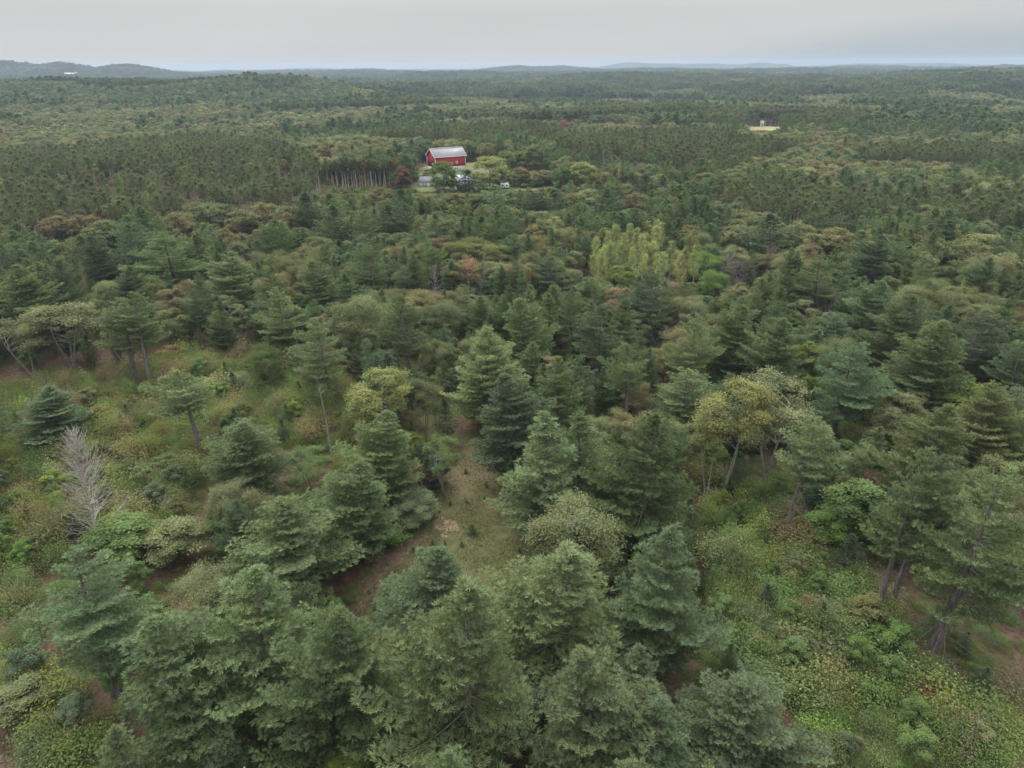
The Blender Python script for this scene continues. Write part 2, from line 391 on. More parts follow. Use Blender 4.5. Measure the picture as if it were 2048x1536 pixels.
def pine(seed, H=20, cb=.2, Rr=4.2, gap=.74, flat=0.0, fork=0.0, dens=1.0, k=8, ln=.35, wd=.062, asym=.15, dead=.7, lod=0, top=.55, wide=.18, skip=.0, bark='bark_pine', branches=True, tip=0.0, rnd=1.5):
    """white pine: whorled boughs that dip and turn up, carrying fans of needle plumes. -> (trunk Buf, crown Buf)"""
    r = np.random.default_rng(seed); tb, cbuf = Buf(), Buf()
    path = trunk_path(H, r, .22 * H / 20)
    rr = .0165 * H * (1 - path[:, 2] / H) ** 1.15 + .012
    rr[0] *= 1.25
    tb.tube(path, rr, 7 if lod == 0 else 4, r.uniform(.3, .7))
    axis = lambda z: np.array([np.interp(z, path[:, 2], path[:, 0]), np.interp(z, path[:, 2], path[:, 1]), z])
    z = cb * H; PP, DD, TT, SS = [], [], [], []
    biasaz = r.uniform(0, 6.28)
    while z < H * .985:
        t = (z - cb * H) / (H * (1 - cb))
        prof = min(1.0, .62 + t / max(wide, .01) * .38) * (1 - t ** rnd) ** .74
        prof = max(prof, .10)
        nb = r.integers(4, 7) if t < .9 else 4
        a0 = r.uniform(0, 6.28)
        for q in range(nb):
            if r.random() < skip: continue
            az = a0 + q / nb * 6.283 + r.normal(0, .22)
            L = Rr * prof * r.uniform(.60, 1.16) * (1 + asym * math.cos(az - biasaz)) * (1 + .16 * math.sin(3 * az + z * .9 + biasaz))
            if r.random() < .08: L *= .5
            el = R(4 + 56 * t ** 1.5) * (1 - flat * .6) + r.normal(0, .10)
            s = np.linspace(0, 1, 6)
            hz = np.array((math.cos(az), math.sin(az), 0)); o = axis(z + r.normal(0, .12))
            zz = L * (s * math.sin(el) - (.24 - .1 * t) * s * (1 - s) * 1.6 * (1 - flat * .5) + (.13 + .10 * (1 - t)) * s ** 2.5)
            pts = o + hz * (L * s * math.cos(el))[:, None] + np.array((0, 0, 1.0)) * zz[:, None]
            sid = np.array((-math.sin(az), math.cos(az), 0)); pts = pts + sid * (L * .10 * r.normal() * s ** 2)[:, None]
            if branches: tb.tube(pts, np.linspace(.016 * L + .012, .006, 6), 3, r.uniform(.2, .6))
            # fan of side shoots
            bt = r.normal(.5, .11)
            step = (.34 if lod == 0 else .75) / dens
            ns = max(3, int(L / step))
            s0 = .10 + .12 * r.random()
            for sv in np.linspace(s0, 1, ns):
                c = np.array([np.interp(sv, s, pts[:, d]) for d in range(3)])
                c2 = np.array([np.interp(min(sv + .08, 1), s, pts[:, d]) - np.interp(sv - .08, s, pts[:, d]) for d in range(3)])
                fwdv = c2 / (np.linalg.norm(c2) + 1e-9)
                for sg in (-1, 1):
                    tl = L * (.10 + .30 * math.sin(math.pi * min(1, .18 + .78 * sv)) ** 1.0) * r.uniform(.6, 1.2) * (1.0 if sv < .97 else .5)
                    tl = min(tl, 1.7)
                    dr = fwdv * .75 + sid * sg * r.uniform(.55, 1.0) + np.array((0, 0, r.uniform(.0, .30)))
                    dr /= np.linalg.norm(dr)
                    m = max(1, int(tl / ((.30 if lod == 0 else .8) / dens)))
                    w = (np.arange(m) + .6) / m
                    Pp = c + dr * (tl * w)[:, None] + np.array((0, 0, 1)) * (.22 * tl * w ** 2)[:, None] + r.normal(0, .05, (m, 3))
                    PP.append(Pp); DD.append(np.tile(dr * .65 + np.array((0, 0, .62)), (m, 1)) + r.normal(0, .22, (m, 3)))
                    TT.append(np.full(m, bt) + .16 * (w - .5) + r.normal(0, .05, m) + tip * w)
            PP.append(pts[-1:] + r.normal(0, .04, (1, 3))); DD.append((hz + np.array((0, 0, .9)))[None]); TT.append(np.array([bt + .1]))
        z += gap * r.uniform(.75, 1.25) * H / 20 * (1 if t < .75 else .8)
    tz = H * np.linspace(.93, 1.0, 5)
    PP.append(np.array([axis(v) for v in tz])); DD.append(np.tile((0, 0, 1.0), (5, 1)) + r.normal(0, .2, (5, 3))); TT.append(np.full(5, .6))
    P, D, T = np.concatenate(PP), np.concatenate(DD), np.concatenate(TT)
    tufts(cbuf, P, D, ln * r.uniform(.8, 1.25, len(P)), wd, k, r, T)
    # bare dead limbs below the crown
    if lod == 0 and dead > 0 and branches:
        for _ in range(int(34 * dead)):
            zz = r.uniform(.10, max(.3, cb + .15)) * H; az = r.uniform(0, 6.28); L = Rr * r.uniform(.25, .75 + .15 * min(dead, 2))
            s = np.linspace(0, 1, 5); hz = np.array((math.cos(az), math.sin(az), 0))
            pts = axis(zz) + hz * (L * s)[:, None] + np.array((0, 0, 1)) * (L * (r.uniform(-.25, .25) * s - .12 * s * s))[:, None] + r.normal(0, .05, (5, 3)) * s[:, None]
            tb.tube(pts, np.linspace(.035, .007, 5), 3, .95)
    return tb, cbuf

def broadleaf(seed, H=14, cb=.3, Rr=4.0, nl=12, sub=12, per=140, leaf=.165, lod=0, lobe=.42, stems=1, spread=1.0, pointy=0.0, low=1.65):
    """oak or maple: forked trunk, limbs to each lobe, leaf sprays clumped on the lobes"""
    r = np.random.default_rng(seed); tb, cbuf = Buf(), Buf()
    zc = H * (cb + 1) / 2; hz = H * (1 - cb) / 2
    cents, rads = [], []
    for i in range(nl):
        ph = i * 2.39996 + r.normal(0, .3); u = 1 - low * (i + .5) / nl + r.normal(0, .08); u = np.clip(u, -.98, .95)
        rho = math.sqrt(1 - u * u) * r.uniform(.55, .80)
        if pointy: rho *= (1 - pointy * max(0, u))
        cents.append((Rr * rho * math.cos(ph), Rr * rho * math.sin(ph), zc + hz * u * (.68 if u > 0 else .68 + .14 * (low > 1.8)))); rads.append(Rr * lobe * r.uniform(.75, 1.2))
    cents = np.array(cents)
    for sidx in range(stems):
        path = trunk_path(H * .8, r, .35 * H / 14)
        off = r.normal(0, .35, 2) if stems > 1 else (0, 0)
        path[:, :2] += np.outer(np.linspace(.3, 3.0, len(path)), off) if stems > 1 else 0
        tb.tube(path, .0125 * H * (1 - path[:, 2] / (H * .84)) ** .8 / stems ** .4 + .012, 6 if lod == 0 else 4)
    axis = lambda z: np.array([np.interp(z, path[:, 2], path[:, 0]), np.interp(z, path[:, 2], path[:, 1]), z])
    PP, NN, TT = [], [], []
    cc = np.array((0, 0, zc - hz * .35))
    for c, rd in zip(cents, rads):
        z0 = min(max(cb * H * .75, c[2] - np.hypot(c[0], c[1]) * .9 - rd * .3), H * .75); o = axis(z0)
        s = np.linspace(0, 1, 5)[:, None]
        limb = o + (c - o) * s + np.array((0, 0, 1.0)) * (.12 * np.linalg.norm(c - o) * np.sin(s * 3.14)) * .6 + r.normal(0, .08, (5, 3)) * s
        tb.tube(limb, np.linspace(.006 * H, .014, 5), 4 if lod == 0 else 3, r.uniform(.4, .8))
        d = nrm(r.normal(size=(sub, 3)) + nrm((c - cc)[None]) * .75 + np.array((0, 0, .45)))
        sc = c + d * rd * r.uniform(.62, 1.0, (sub, 1)) * np.array((1, 1, .85))
        lt = r.normal(.5, .09)
        for p, dd in zip(sc, d):
            if lod == 0: tb.tube(np.array([c, (c + p) / 2 + r.normal(0, .06, 3), p]), [.022, .014, .006], 3, .7)
            q = r.normal(0, 1, (per, 3)) * np.array((1, 1, .72)) * rd * .26
            q += dd * rd * .05
            PP.append(p + q); NN.append(np.tile(dd * .6 + np.array((0, 0, .7)), (per, 1)))
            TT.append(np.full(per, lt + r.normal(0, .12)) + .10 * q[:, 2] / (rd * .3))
    P, N_, T = np.concatenate(PP), np.concatenate(NN), np.concatenate(TT)
    leaves(cbuf, P, N_, leaf, r, T)
    return tb, cbuf

def aspen(seed, H=14, Rr=1.9, stems=3, nbr=80, per=40, leaf=.16, lod=0):
    """a clump of slim poplars with steep upswept shoots"""
    r = np.random.default_rng(seed); tb, cbuf = Buf(), Buf(); PP, TT = [], []
    for sidx in range(stems):
        h = H * (1 if sidx == 0 else r.uniform(.72, .95)); off = np.zeros(2) if sidx == 0 else r.normal(0, Rr * .75, 2)
        path = trunk_path(h, r, .25); path[:, :2] += off * np.linspace(.35, 1, len(path))[:, None]
        tb.tube(path, .0085 * h * (1 - path[:, 2] / h) ** .8 + .012, 5 if lod == 0 else 3)
        for i in range(nbr):
            z = h * r.uniform(.28, .97); t = z / h; az = r.uniform(0, 6.28)
            L = Rr * (1.15 - t) * r.uniform(.9, 1.9) + .35
            o = np.array([np.interp(z, path[:, 2], path[:, 0]), np.interp(z, path[:, 2], path[:, 1]), z])
            s = np.linspace(0, 1, 4)[:, None]; hz = np.array((math.cos(az), math.sin(az), 0))
            el = r.uniform(.7, 1.25)
            pts = o + hz * L * math.cos(el) * s ** .8 + np.array((0, 0, 1)) * L * math.sin(el) * s ** 1.2
            if lod == 0: tb.tube(pts, np.linspace(.022, .006, 4), 3, .9)
            w = r.uniform(.25, 1.05, per)
            q = np.stack([np.interp(np.clip(w, 0, 1), s[:, 0], pts[:, d]) for d in range(3)], 1) + r.normal(0, .17 if lod == 0 else .25, (per, 3))
            PP.append(q); TT.append(np.full(per, r.normal(.5, .14)))
    P = np.concatenate(PP); T = np.concatenate(TT)
    Nn = nrm(P * np.array((1, 1, 0)) + np.array((0, 0, .3)))
    leaves(cbuf, P, Nn, leaf, r, T)
    return tb, cbuf

def snag(seed, H=14, Rr=2.6, nb=110, droop=.1, fine=2, cb=.12, curl=.25):
    """a dead conifer: bare trunk with whorls of thin twigs"""
    r = np.random.default_rng(seed); tb, br = Buf(), Buf()
    path = trunk_path(H, r, .3); tb.tube(path, .013 * H * (1 - path[:, 2] / H) ** .8 + .02, 7, .6)
    for i in range(nb):
        t = r.uniform(0, 1) ** .85; z = H * (cb + (1 - cb) * t); az = r.uniform(0, 6.28)
        L = Rr * (1 - t) ** .6 * r.uniform(.5, 1.2) + .3
        o = np.array([np.interp(z, path[:, 2], path[:, 0]), np.interp(z, path[:, 2], path[:, 1]), z]); s = np.linspace(0, 1, 6)[:, None]
        hz = np.array((math.cos(az), math.sin(az), 0))
        el = r.normal(.15, .15) + .8 * t
        pts = o + hz * L * s + np.array((0, 0, 1)) * (L * (math.tan(el) * s - droop * 2 * s * (1 - s) + curl * s ** 3)) + r.normal(0, .05, (6, 3)) * s
        br.tube(pts, np.linspace(.046, .012, 6), 3, r.uniform(.3, 1))
        for k in range(fine * 2):
            a = r.uniform(.3, .95); c = np.array([np.interp(a, s[:, 0], pts[:, d]) for d in range(3)])
            e = c + nrm(hz * .8 + np.cross(hz, (0, 0, 1)) * r.choice((-1, 1)) * r.uniform(.4, 1) + np.array((0, 0, r.uniform(-.2, .5)))) * L * r.uniform(.12, .32)
            br.tube(np.array([c, (c + e) / 2 + r.normal(0, .03, 3), e]), [.022, .016, .010], 3, r.uniform(.3, 1))
    return tb, br

def shrub(seed, H=1.6, Rr=1.1, n=13, per=125, leaf=.082, up_=.5):
    r = np.random.default_rng(seed); tb, cbuf = Buf(), Buf()
    for i in range(n):
        az = r.uniform(0, 6.28); rho = Rr * math.sqrt(r.random()) * .85; h = H * (1 - .45 * (rho / Rr) ** 2) * r.uniform(.65, 1.1)
        e = np.array((rho * math.cos(az), rho * math.sin(az), h))
        tb.tube(np.array([(e[0] * .15, e[1] * .15, 0), e * (.55, .55, .6), e]), [.022, .014, .007], 3, .5)
        P = e + r.normal(0, 1, (per, 3)) * (.27 * Rr, .27 * Rr, .20 * H) - np.array((0, 0, .12 * H))
        P[:, 2] = np.maximum(P[:, 2], .05)
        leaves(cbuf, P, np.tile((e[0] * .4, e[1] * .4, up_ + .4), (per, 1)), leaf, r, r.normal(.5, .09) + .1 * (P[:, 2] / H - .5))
    return tb, cbuf

def merge(tb, cb):
    """trunk (slot 0) and crown (slot 1) in one Buf, for trees too small to show parts"""
    b = Buf(); b.v = tb.v + cb.v; b.t = tb.t + cb.t; b.m = [m * 0 for m in tb.m] + [m * 0 + 1 for m in cb.m]
    b.f = tb.f + [f + tb.n for f in cb.f]; b.n = tb.n + cb.n
    return b
# ------------------------------------------------------------------ plant library
TONE = {  # leaf base colours
    'pine': (.088, .114, .058), 'blue': (.078, .110, .063), 'light': (.106, .133, .070), 'dark': (.066, .088, .056), 'olive': (.098, .112, .056),
    'redpine': (.092, .105, .060), 'oak': (.100, .111, .058), 'green': (.072, .106, .041), 'yellow': (.112, .120, .052), 'brown': (.116, .104, .058),
    'aspen': (.165, .180, .078), 'willow': (.110, .128, .056), 'red': (.135, .070, .052), 'maroon': (.100, .060, .048), 'orange': (.25, .155, .10), 'rust': (.112, .088, .052),
    'spruce': (.034, .055, .036), 'bright': (.074, .118, .036), 'lime': (.106, .130, .038), 'pale': (.112, .124, .074), 'wine': (.090, .058, .045), 'hill': (.068, .094, .056), 'hillbrown': (.126, .124, .070), 'hillpale': (.150, .154, .080), 'sunny': (.150, .162, .070)}
TWORD = {'pine': 'green', 'blue': 'blue-green', 'light': 'pale green', 'dark': 'dark green', 'olive': 'olive green', 'redpine': 'dark olive', 'oak': 'olive-leaved',
         'green': 'green-leaved', 'yellow': 'yellow-green', 'brown': 'brownish', 'aspen': 'pale yellow-green', 'willow': 'light green', 'red': 'red-leaved',
         'maroon': 'maroon-leaved', 'orange': 'orange-brown', 'rust': 'rust-tinged', 'spruce': 'blackish green', 'bright': 'fresh green', 'lime': 'lime green', 'pale': 'greyish green', 'wine': 'wine-red', 'hill': 'deep green', 'hillbrown': 'dull olive', 'hillpale': 'pale olive', 'sunny': 'light yellow-green'}
LIB, MID, FAR = {}, {}, {}
def lib(kind, form, H0, R0, tb, cb_, bark, leafm):
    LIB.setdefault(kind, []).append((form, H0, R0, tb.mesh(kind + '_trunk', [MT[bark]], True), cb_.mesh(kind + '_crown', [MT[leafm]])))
def mid(D, kind, H0, R0, tb, cb_, bark, leafm):
    b = merge(tb, cb_); D.setdefault(kind, []).append((H0, R0, b.mesh(kind, [MT[bark], MT[leafm]]), b))

PF = [('full-crowned', dict(cb=.10, Rr=4.4)), ('full-crowned', dict(cb=.16, Rr=4.0, asym=.25)), ('broad', dict(cb=.10, Rr=5.2, gap=.7, asym=.25)),
      ('layered', dict(cb=.30, Rr=4.5, flat=.5, skip=.22, gap=.85, wide=.3, dead=2.0)), ('bare-stemmed', dict(cb=.42, Rr=3.9, flat=.35, skip=.15, dead=1.0)),
      ('high-crowned', dict(cb=.56, Rr=3.3, flat=.4, skip=.25, gap=.7, dead=1.1)), ('slender', dict(cb=.14, Rr=3.0)), ('lopsided', dict(cb=.30, Rr=3.9, asym=.5, skip=.18, gap=.8, dead=1.3))]
for i, (w, kw) in enumerate(PF):
    tb, cb_ = pine(10 + i, dens=1.25, **kw); lib('white_pine', w, 20, kw['Rr'] * .93, tb, cb_, 'bark_pine', 'needle')
tb, cb_ = pine(31, H=9, cb=.04, Rr=2.7, gap=.85, dead=0, ln=.36); lib('young_pine', 'bushy', 9, 2.7, tb, cb_, 'bark_pine', 'needle')
tb, cb_ = pine(32, H=9, cb=.10, Rr=2.2, gap=.95, dead=0, ln=.34, skip=.1); lib('young_pine', 'slim', 9, 2.2, tb, cb_, 'bark_pine', 'needle')
tb, cb_ = pine(33, H=2, cb=.03, Rr=.62, gap=2.2, dead=0, ln=.16, wd=.04, dens=2.4, k=5); lib('spruce_seedling', 'small', 2, .62, tb, cb_, 'bark_pine', 'needle')
for i, (w, kw) in enumerate([('round-topped', dict(cb=.25, Rr=4.2)), ('wide', dict(cb=.22, Rr=4.8, nl=15)), ('tall', dict(cb=.36, Rr=3.3, nl=12, H=15)),
                             ('many-stemmed', dict(cb=.30, Rr=3.6, nl=11, stems=3, lobe=.36)), ('thin-leaved', dict(cb=.35, Rr=3.2, nl=9, sub=8, per=60, stems=2, lobe=.34)), ('skirted', dict(cb=.02, Rr=4.3, nl=22, sub=10, H=13, low=1.95))]):
    kw = dict(H=14) | kw; tb, cb_ = broadleaf(50 + i, **kw); lib('oak_tree', w, kw['H'], kw['Rr'], tb, cb_, 'bark_oak', 'leaf')
for i, (w, kw) in enumerate([('dense', dict(H=9, cb=.06, Rr=3.0, nl=13, leaf=.20)), ('upright', dict(H=10, cb=.18, Rr=2.3, nl=11, leaf=.19, pointy=.4)), ('spindly', dict(H=8, cb=.30, Rr=1.7, nl=8, per=80, leaf=.18, stems=2))]):
    tb, cb_ = broadleaf(70 + i, **kw); lib('maple_tree', w, kw['H'], kw['Rr'], tb, cb_, 'bark_oak', 'leaf')
for i in range(3):
    tb, cb_ = aspen(80 + i, stems=2 + i % 2); lib('aspen_tree', ('slim', 'clumped', 'feathery')[i], 14, 2.6, tb, cb_, 'bark_aspen', 'leaf')
for i, (w, kw) in enumerate([('leafy', dict()), ('spreading', dict(H=1.2, Rr=1.4, n=14)), ('upright', dict(H=2.3, Rr=.9, n=9)), ('big-leaved', dict(leaf=.115, per=85)), ('tangled', dict(H=1.5, Rr=1.3, n=16, leaf=.07)), ('thin', dict(H=1.9, n=7, per=70, leaf=.085))]):
    kw = dict(H=1.6, Rr=1.1) | kw; tb, cb_ = shrub(90 + i, **kw); lib('shrub', w, kw['H'], kw['Rr'], tb, cb_, 'bark_oak', 'leaf')
# middle distance
for i, kw in enumerate([dict(cb=.12, Rr=4.3), dict(cb=.25, Rr=4.4, flat=.45, skip=.15, wide=.3), dict(cb=.35, Rr=3.7, flat=.3, skip=.12), dict(cb=.15, Rr=3.3)]):
    tb, cb_ = pine(110 + i, lod=1, k=6, ln=.52, wd=.14, dens=1.45, dead=0, branches=False, gap=.85, rnd=2.5, **kw); mid(MID, 'white_pine', 20, kw['Rr'] * .86, tb, cb_, 'bark_pine', 'needle')
    tb, cb_ = pine(150 + i, lod=1, k=5, ln=1.05, wd=.40, dens=.85, dead=0, branches=False, gap=1.3, rnd=2.5, **kw); mid(FAR, 'white_pine', 20, kw['Rr'] * .86, tb, cb_, 'bark_pine', 'needle')
for i in range(3):
    tb, cb_ = pine(120 + i, H=18, cb=.66, Rr=2.6, lod=1, k=6, ln=.48, wd=.15, dens=1.4, dead=0, branches=False, gap=.65, wide=.4, rnd=2.6); mid(MID, 'red_pine', 18, 2.6, tb, cb_, 'bark_red', 'needle')
    tb, cb_ = pine(160 + i, H=18, cb=.60, Rr=2.6, lod=1, k=5, ln=.85, wd=.34, dens=.9, dead=0, branches=False, gap=1.0, wide=.4, rnd=2.6); mid(FAR, 'red_pine', 18, 2.6, tb, cb_, 'bark_red', 'needle')
for i, kw in enumerate([dict(cb=.22, Rr=4.4), dict(cb=.2, Rr=5.0, nl=14), dict(cb=.3, Rr=3.6), dict(cb=.25, Rr=3.9, stems=2), dict(cb=.02, Rr=4.3, nl=22, low=1.95)]):
    kw = dict(nl=12) | kw
    tb, cb_ = broadleaf(130 + i, lod=1, sub=10, per=52, leaf=.36, **kw); mid(MID, 'oak_tree', 14, kw['Rr'], tb, cb_, 'bark_oak', 'leaf')
    kw['nl'] = 9; tb, cb_ = broadleaf(170 + i, lod=1, sub=8, per=22, leaf=.62, **kw); mid(FAR, 'oak_tree', 14, kw['Rr'], tb, cb_, 'bark_oak', 'leaf')
for i in range(2):
    tb, cb_ = aspen(140 + i, lod=1, nbr=36, per=26, leaf=.32); mid(MID, 'aspen_tree', 14, 2.6, tb, cb_, 'bark_aspen', 'leaf')
    tb, cb_ = aspen(180 + i, lod=1, nbr=18, per=16, leaf=.6); mid(FAR, 'aspen_tree', 14, 2.6, tb, cb_, 'bark_aspen', 'leaf')

# ------------------------------------------------------------------ layout
RNG = np.random.default_rng(7)
random.seed(7)
TREES = []      # dicts: kind x y H Rd tone var label
def jit(c, s=.12):
    g = RNG.normal(0, s); h = RNG.normal(0, s * .25, 3)
    return tuple(float(max(.004, v * math.exp(g + k) * w)) for v, k, w in zip(c, h, COOL))
COOL = (.99, 1.0, 1.02)
NADIR = 768 + FPX / math.tan(PITCH)
DEFH = {'white_pine': 17.5, 'oak_tree': 12.5, 'aspen_tree': 13, 'red_pine': 16.5, 'maple_tree': 8.5, 'young_pine': 8, 'spruce_seedling': 1.2}
def hero(kind, px, py, w, var=0, tone='pine', base=None, h=None, label=None, rot=None):
    if base is not None:
        bx = 1024 + (px - 1024) * (NADIR - base) / (NADIR - py)
        p = at(bx, base); lo, hi = .3, 45.0
        for _ in range(40):
            m = (lo + hi) / 2
            if proj(p + np.array((0, 0, m)))[1] > py: lo = m
            else: hi = m
        H = lo
    else:
        H = h or DEFH[kind] * RNG.uniform(.94, 1.06); p = at(px, py, H)
    dist = np.linalg.norm(p + np.array((0, 0, H * .6 - CAM_H)))
    t = dict(kind=kind, x=p[0], y=p[1], z=p[2], H=H, Rd=w / 2 * dist / FPX, tone=tone, var=var, label=label, rot=rot, hero=True)
    TREES.append(t); return t

WP = 'white_pine'
# pines around the lane and in the front belt: px, py of the tip, crown width in px
hero(WP, 512, 1150, 260, 0, 'light', h=18, label='pale green full pine beside the broad pine, below the grassy lane')
hero(WP, 318, 1235, 240, 1, 'pine', h=17, label='drooping green pine between the dark pine and the pale full pine')
hero(WP, 150, 1105, 220, 7, 'blue', base=1385, label='dark lopsided pine with bare dead limbs on its lower trunk in the clearing')
hero(WP, 665, 1215, 270, 2, 'pine', h=17.5, label='wide layered pine at the near foot of the grassy lane')
hero(WP, 925, 1185, 330, 0, 'light', base=1560, label='largest plumed pine with grey drooping limbs at the foot of the lane')
hero(WP, 880, 1105, 215, 0, 'blue', h=13, label='blue-green round pine rising from the grass of the lane')
hero(WP, 1112, 1105, 300, 0, 'light', h=18, label='full pale pine at the lane edge before the olive oak')
hero(WP, 1185, 1305, 260, 1, 'pine', h=16, label='leafy green pine with an orange dead bough, right beside the dark thicket')
hero(WP, 1350, 1060, 215, 0, 'blue', h=18, label='silvery blue-green dense pine bordering the branch-strewn slope')
hero(WP, 1340, 1405, 200, 0, 'blue', h=12, label='round bushy blue-green pine at the bottom of the branch-strewn slope')
hero(WP, 1495, 1370, 220, 2, 'blue', h=11, label='low bushy pine standing inside the branch-strewn clearing')
hero(WP, 1308, 838, 230, 0, 'pine', base=1120, label='massive full green pine between the olive oak and the bare forest floor')
hero(WP, 1086, 828, 185, 6, 'light', base=1075, label='pale slender pine with drooping plumes at the lane edge')
hero(WP, 1165, 822, 150, 6, 'pine', h=18, label='green slender pine close behind the pale drooping pine')
hero(WP, 1022, 752, 190, 1, 'dark', base=965, label='dark heavy pine with one orange dead tip at the lane bend')
hero(WP, 548, 995, 250, 2, 'light', h=15, label='very broad pale pine spreading beside the bright green bush')
hero(WP, 715, 925, 185, 1, 'pine', h=15, label='bluish green pine rising behind the bright green bush by the lane')
hero(WP, 768, 825, 170, 1, 'light', h=16, label='pine with star-shaped drooping top beside the lane')
hero(WP, 478, 845, 180, 1, 'pine', h=14, label='feathery green pine inside the clearing beside thin saplings')
hero(WP, 812, 592, 115, 4, 'pine', base=778, label='tall pine with a dark bare trunk at the head of the lane')
hero(WP, 968, 655, 165, 2, 'light', h=19, label='broad pale pine with a brown dead bough above the lane bend')
hero(WP, 1122, 715, 120, 1, 'pine', h=18, label='pine with a bare brown leader above the dark heavy pine')
hero(WP, 1198, 608, 130, 4, 'dark', base=790, label='tall dark pine with twin pale bare trunks')
hero(WP, 1265, 686, 100, 5, 'pine', base=892, label='narrow pine on a long straight bare stem')
hero(WP, 1365, 742, 150, 3, 'light', base=880, label='flat-topped open pine with a curved pale trunk')
hero(WP, 1618, 830, 130, 5, 'light', base=1085, label='leaning high-crowned pine on a long grey dead-limbed trunk')
hero(WP, 1838, 905, 150, 4, 'pine', base=1240, label='tall pine with straight bare trunk rising from the brushy slope')
hero(WP, 1870, 900, 120, 5, 'dark', base=1210, label='darker pine with bare trunk close beside the straight tall pine')
hero(WP, 1985, 930, 230, 3, 'pine', base=1300, label='great spreading pine with forked trunk and sweeping dead limbs')
hero(WP, 1885, 810, 170, 1, 'olive', h=19)
hero(WP, 1705, 680, 160, 3, 'blue', base=870)
hero(WP, 1562, 635, 150, 2, 'pine', h=18)
hero(WP, 1385, 632, 110, 3, 'light', h=18); hero(WP, 1480, 610, 120, 1, 'pine', h=18)
hero(WP, 1103, 512, 95, 4, 'dark', base=618, label='very dark pine with a thick black trunk in mid forest')
hero(WP, 1310, 540, 120, 3, 'dark', h=19); hero(WP, 1045, 595, 120, 1, 'pine', h=18)
hero(WP, 1250, 600, 110, 0, 'pine', h=17); hero(WP, 1880, 640, 150, 1, 'pine', h=19); hero(WP, 1985, 770, 150, 2, 'olive', h=17)
hero(WP, 1820, 590, 120, 1, 'pine', h=19); hero(WP, 1960, 620, 120, 3, 'dark', h=18); hero(WP, 1760, 560, 110, 1, 'blue', h=18)
hero(WP, 232, 597, 125, 4, 'pine', base=765, label='dark pine with two pale trunks at the edge of the snag clearing')
hero(WP, 262, 590, 90, 5, 'pine', base=785)
hero(WP, 335, 462, 130, 3, 'pine', base=600, label='wide flat-boughed pine with three leaning trunks')
hero(WP, 258, 535, 90, 1, 'dark', h=17); hero(WP, 455, 505, 115, 1, 'light', h=18)
hero(WP, 562, 577, 105, 3, 'light', h=18); hero(WP, 645, 638, 125, 3, 'light', h=18)
hero(WP, 250, 448, 70, 1, 'dark', h=18); hero(WP, 180, 470, 70, 1, 'dark', h=17); hero(WP, 40, 530, 120, 1, 'pine', h=19); hero(WP, 112, 522, 75, 0, 'dark', h=17)
hero(WP, 368, 740, 125, 5, 'pine', base=912, label='high-crowned pine with a crooked broken-limbed trunk in the snag clearing')
hero(WP, 95, 775, 120, 1, 'blue', h=11)
hero(WP, 612, 388, 62, 3, 'dark', h=17); hero(WP, 665, 412, 62, 3, 'dark', h=17); hero(WP, 548, 440, 66, 1, 'pine', h=16)
hero(WP, 740, 495, 95, 3, 'pine', h=18); hero(WP, 985, 372, 66, 6, 'blue', h=14); hero(WP, 770, 412, 60, 3, 'dark', h=15); hero(WP, 810, 408, 60, 1, 'dark', h=15)
hero(WP, 1070, 385, 60, 1, 'dark', h=13); hero(WP, 1110, 380, 60, 3, 'dark', h=14); hero(WP, 620, 520, 95, 1, 'pine', h=17); hero(WP, 690, 545, 95, 0, 'blue', h=17)
hero(WP, 1210, 380, 60, 3, 'blue', h=15); hero(WP, 1545, 430, 80, 3, 'dark', h=17); hero(WP, 1760, 470, 90, 1, 'dark', h=18); hero(WP, 1650, 510, 100, 3, 'pine', h=18)
hero('young_pine', 890, 800, 55, 1, 'blue', h=8); hero('young_pine', 1480, 905, 60, 0, 'blue', h=7); hero('young_pine', 232, 850, 36, 0, 'spruce', h=3.2)
hero(WP, 425, 1490, 120, 0, 'blue', h=8); hero('young_pine', 1190, 905, 80, 0, 'pine', h=9)
hero('young_pine', 1640, 900, 70, 1, 'blue', h=8); hero('young_pine', 280, 975, 50, 0, 'dark', h=2.6); hero('young_pine', 1800, 1290, 46, 0, 'dark', h=2.2)
# broadleaf trees one can tell apart
OK_ = 'oak_tree'
hero(OK_, 1155, 1005, 190, 0, 'oak', h=13.5, label='rounded olive oak wedged between the pale lane pine and the massive pine')
hero(OK_, 1478, 752, 130, 2, 'yellow', base=990, label='tall golden-olive oak on spindly stems above the bare forest floor')
hero(OK_, 1568, 745, 160, 3, 'oak', base=960, label='wide olive oak beside the golden-olive spindly oak')
hero(OK_, 1440, 790, 90, 4, 'yellow', base=1000)
hero(OK_, 762, 735, 115, 2, 'yellow', base=905, label='yellow-green oak standing at the clearing edge near the lane')
hero(OK_, 845, 752, 80, 3, 'oak', base=880, label='smaller yellow-green oak beside the dark brown forest floor at lane head')
hero(OK_, 722, 590, 130, 0, 'oak', base=740, label='round oak showing pale forked limbs beneath its crown')
hero(OK_, 885, 865, 85, 4, 'green', base=995, label='single small oak on a thin trunk standing in the lane grass')
hero(OK_, 110, 598, 130, 3, 'oak', base=745); hero(OK_, 30, 625, 100, 4, 'oak', base=755)
hero(OK_, 405, 1150, 130, 1, 'oak', h=9); hero(OK_, 610, 890, 90, 4, 'green', h=8); hero(OK_, 885, 600, 90, 0, 'oak', h=12)
hero('maple_tree', 735, 1035, 120, 0, 'bright', h=5.2, label='dense bright green bush at the grass edge of the lane')
hero('maple_tree', 820, 985, 100, 0, 'pale', h=5.0, label='low greyish bush overhanging the lane')
hero('maple_tree', 850, 935, 60, 2, 'wine', h=4.0, label='thin reddish-brown bush on pale bare soil by the lane')
hero('maple_tree', 240, 1035, 110, 1, 'green', h=6.5, label='vine-smothered dark bush below the tall grey snag')
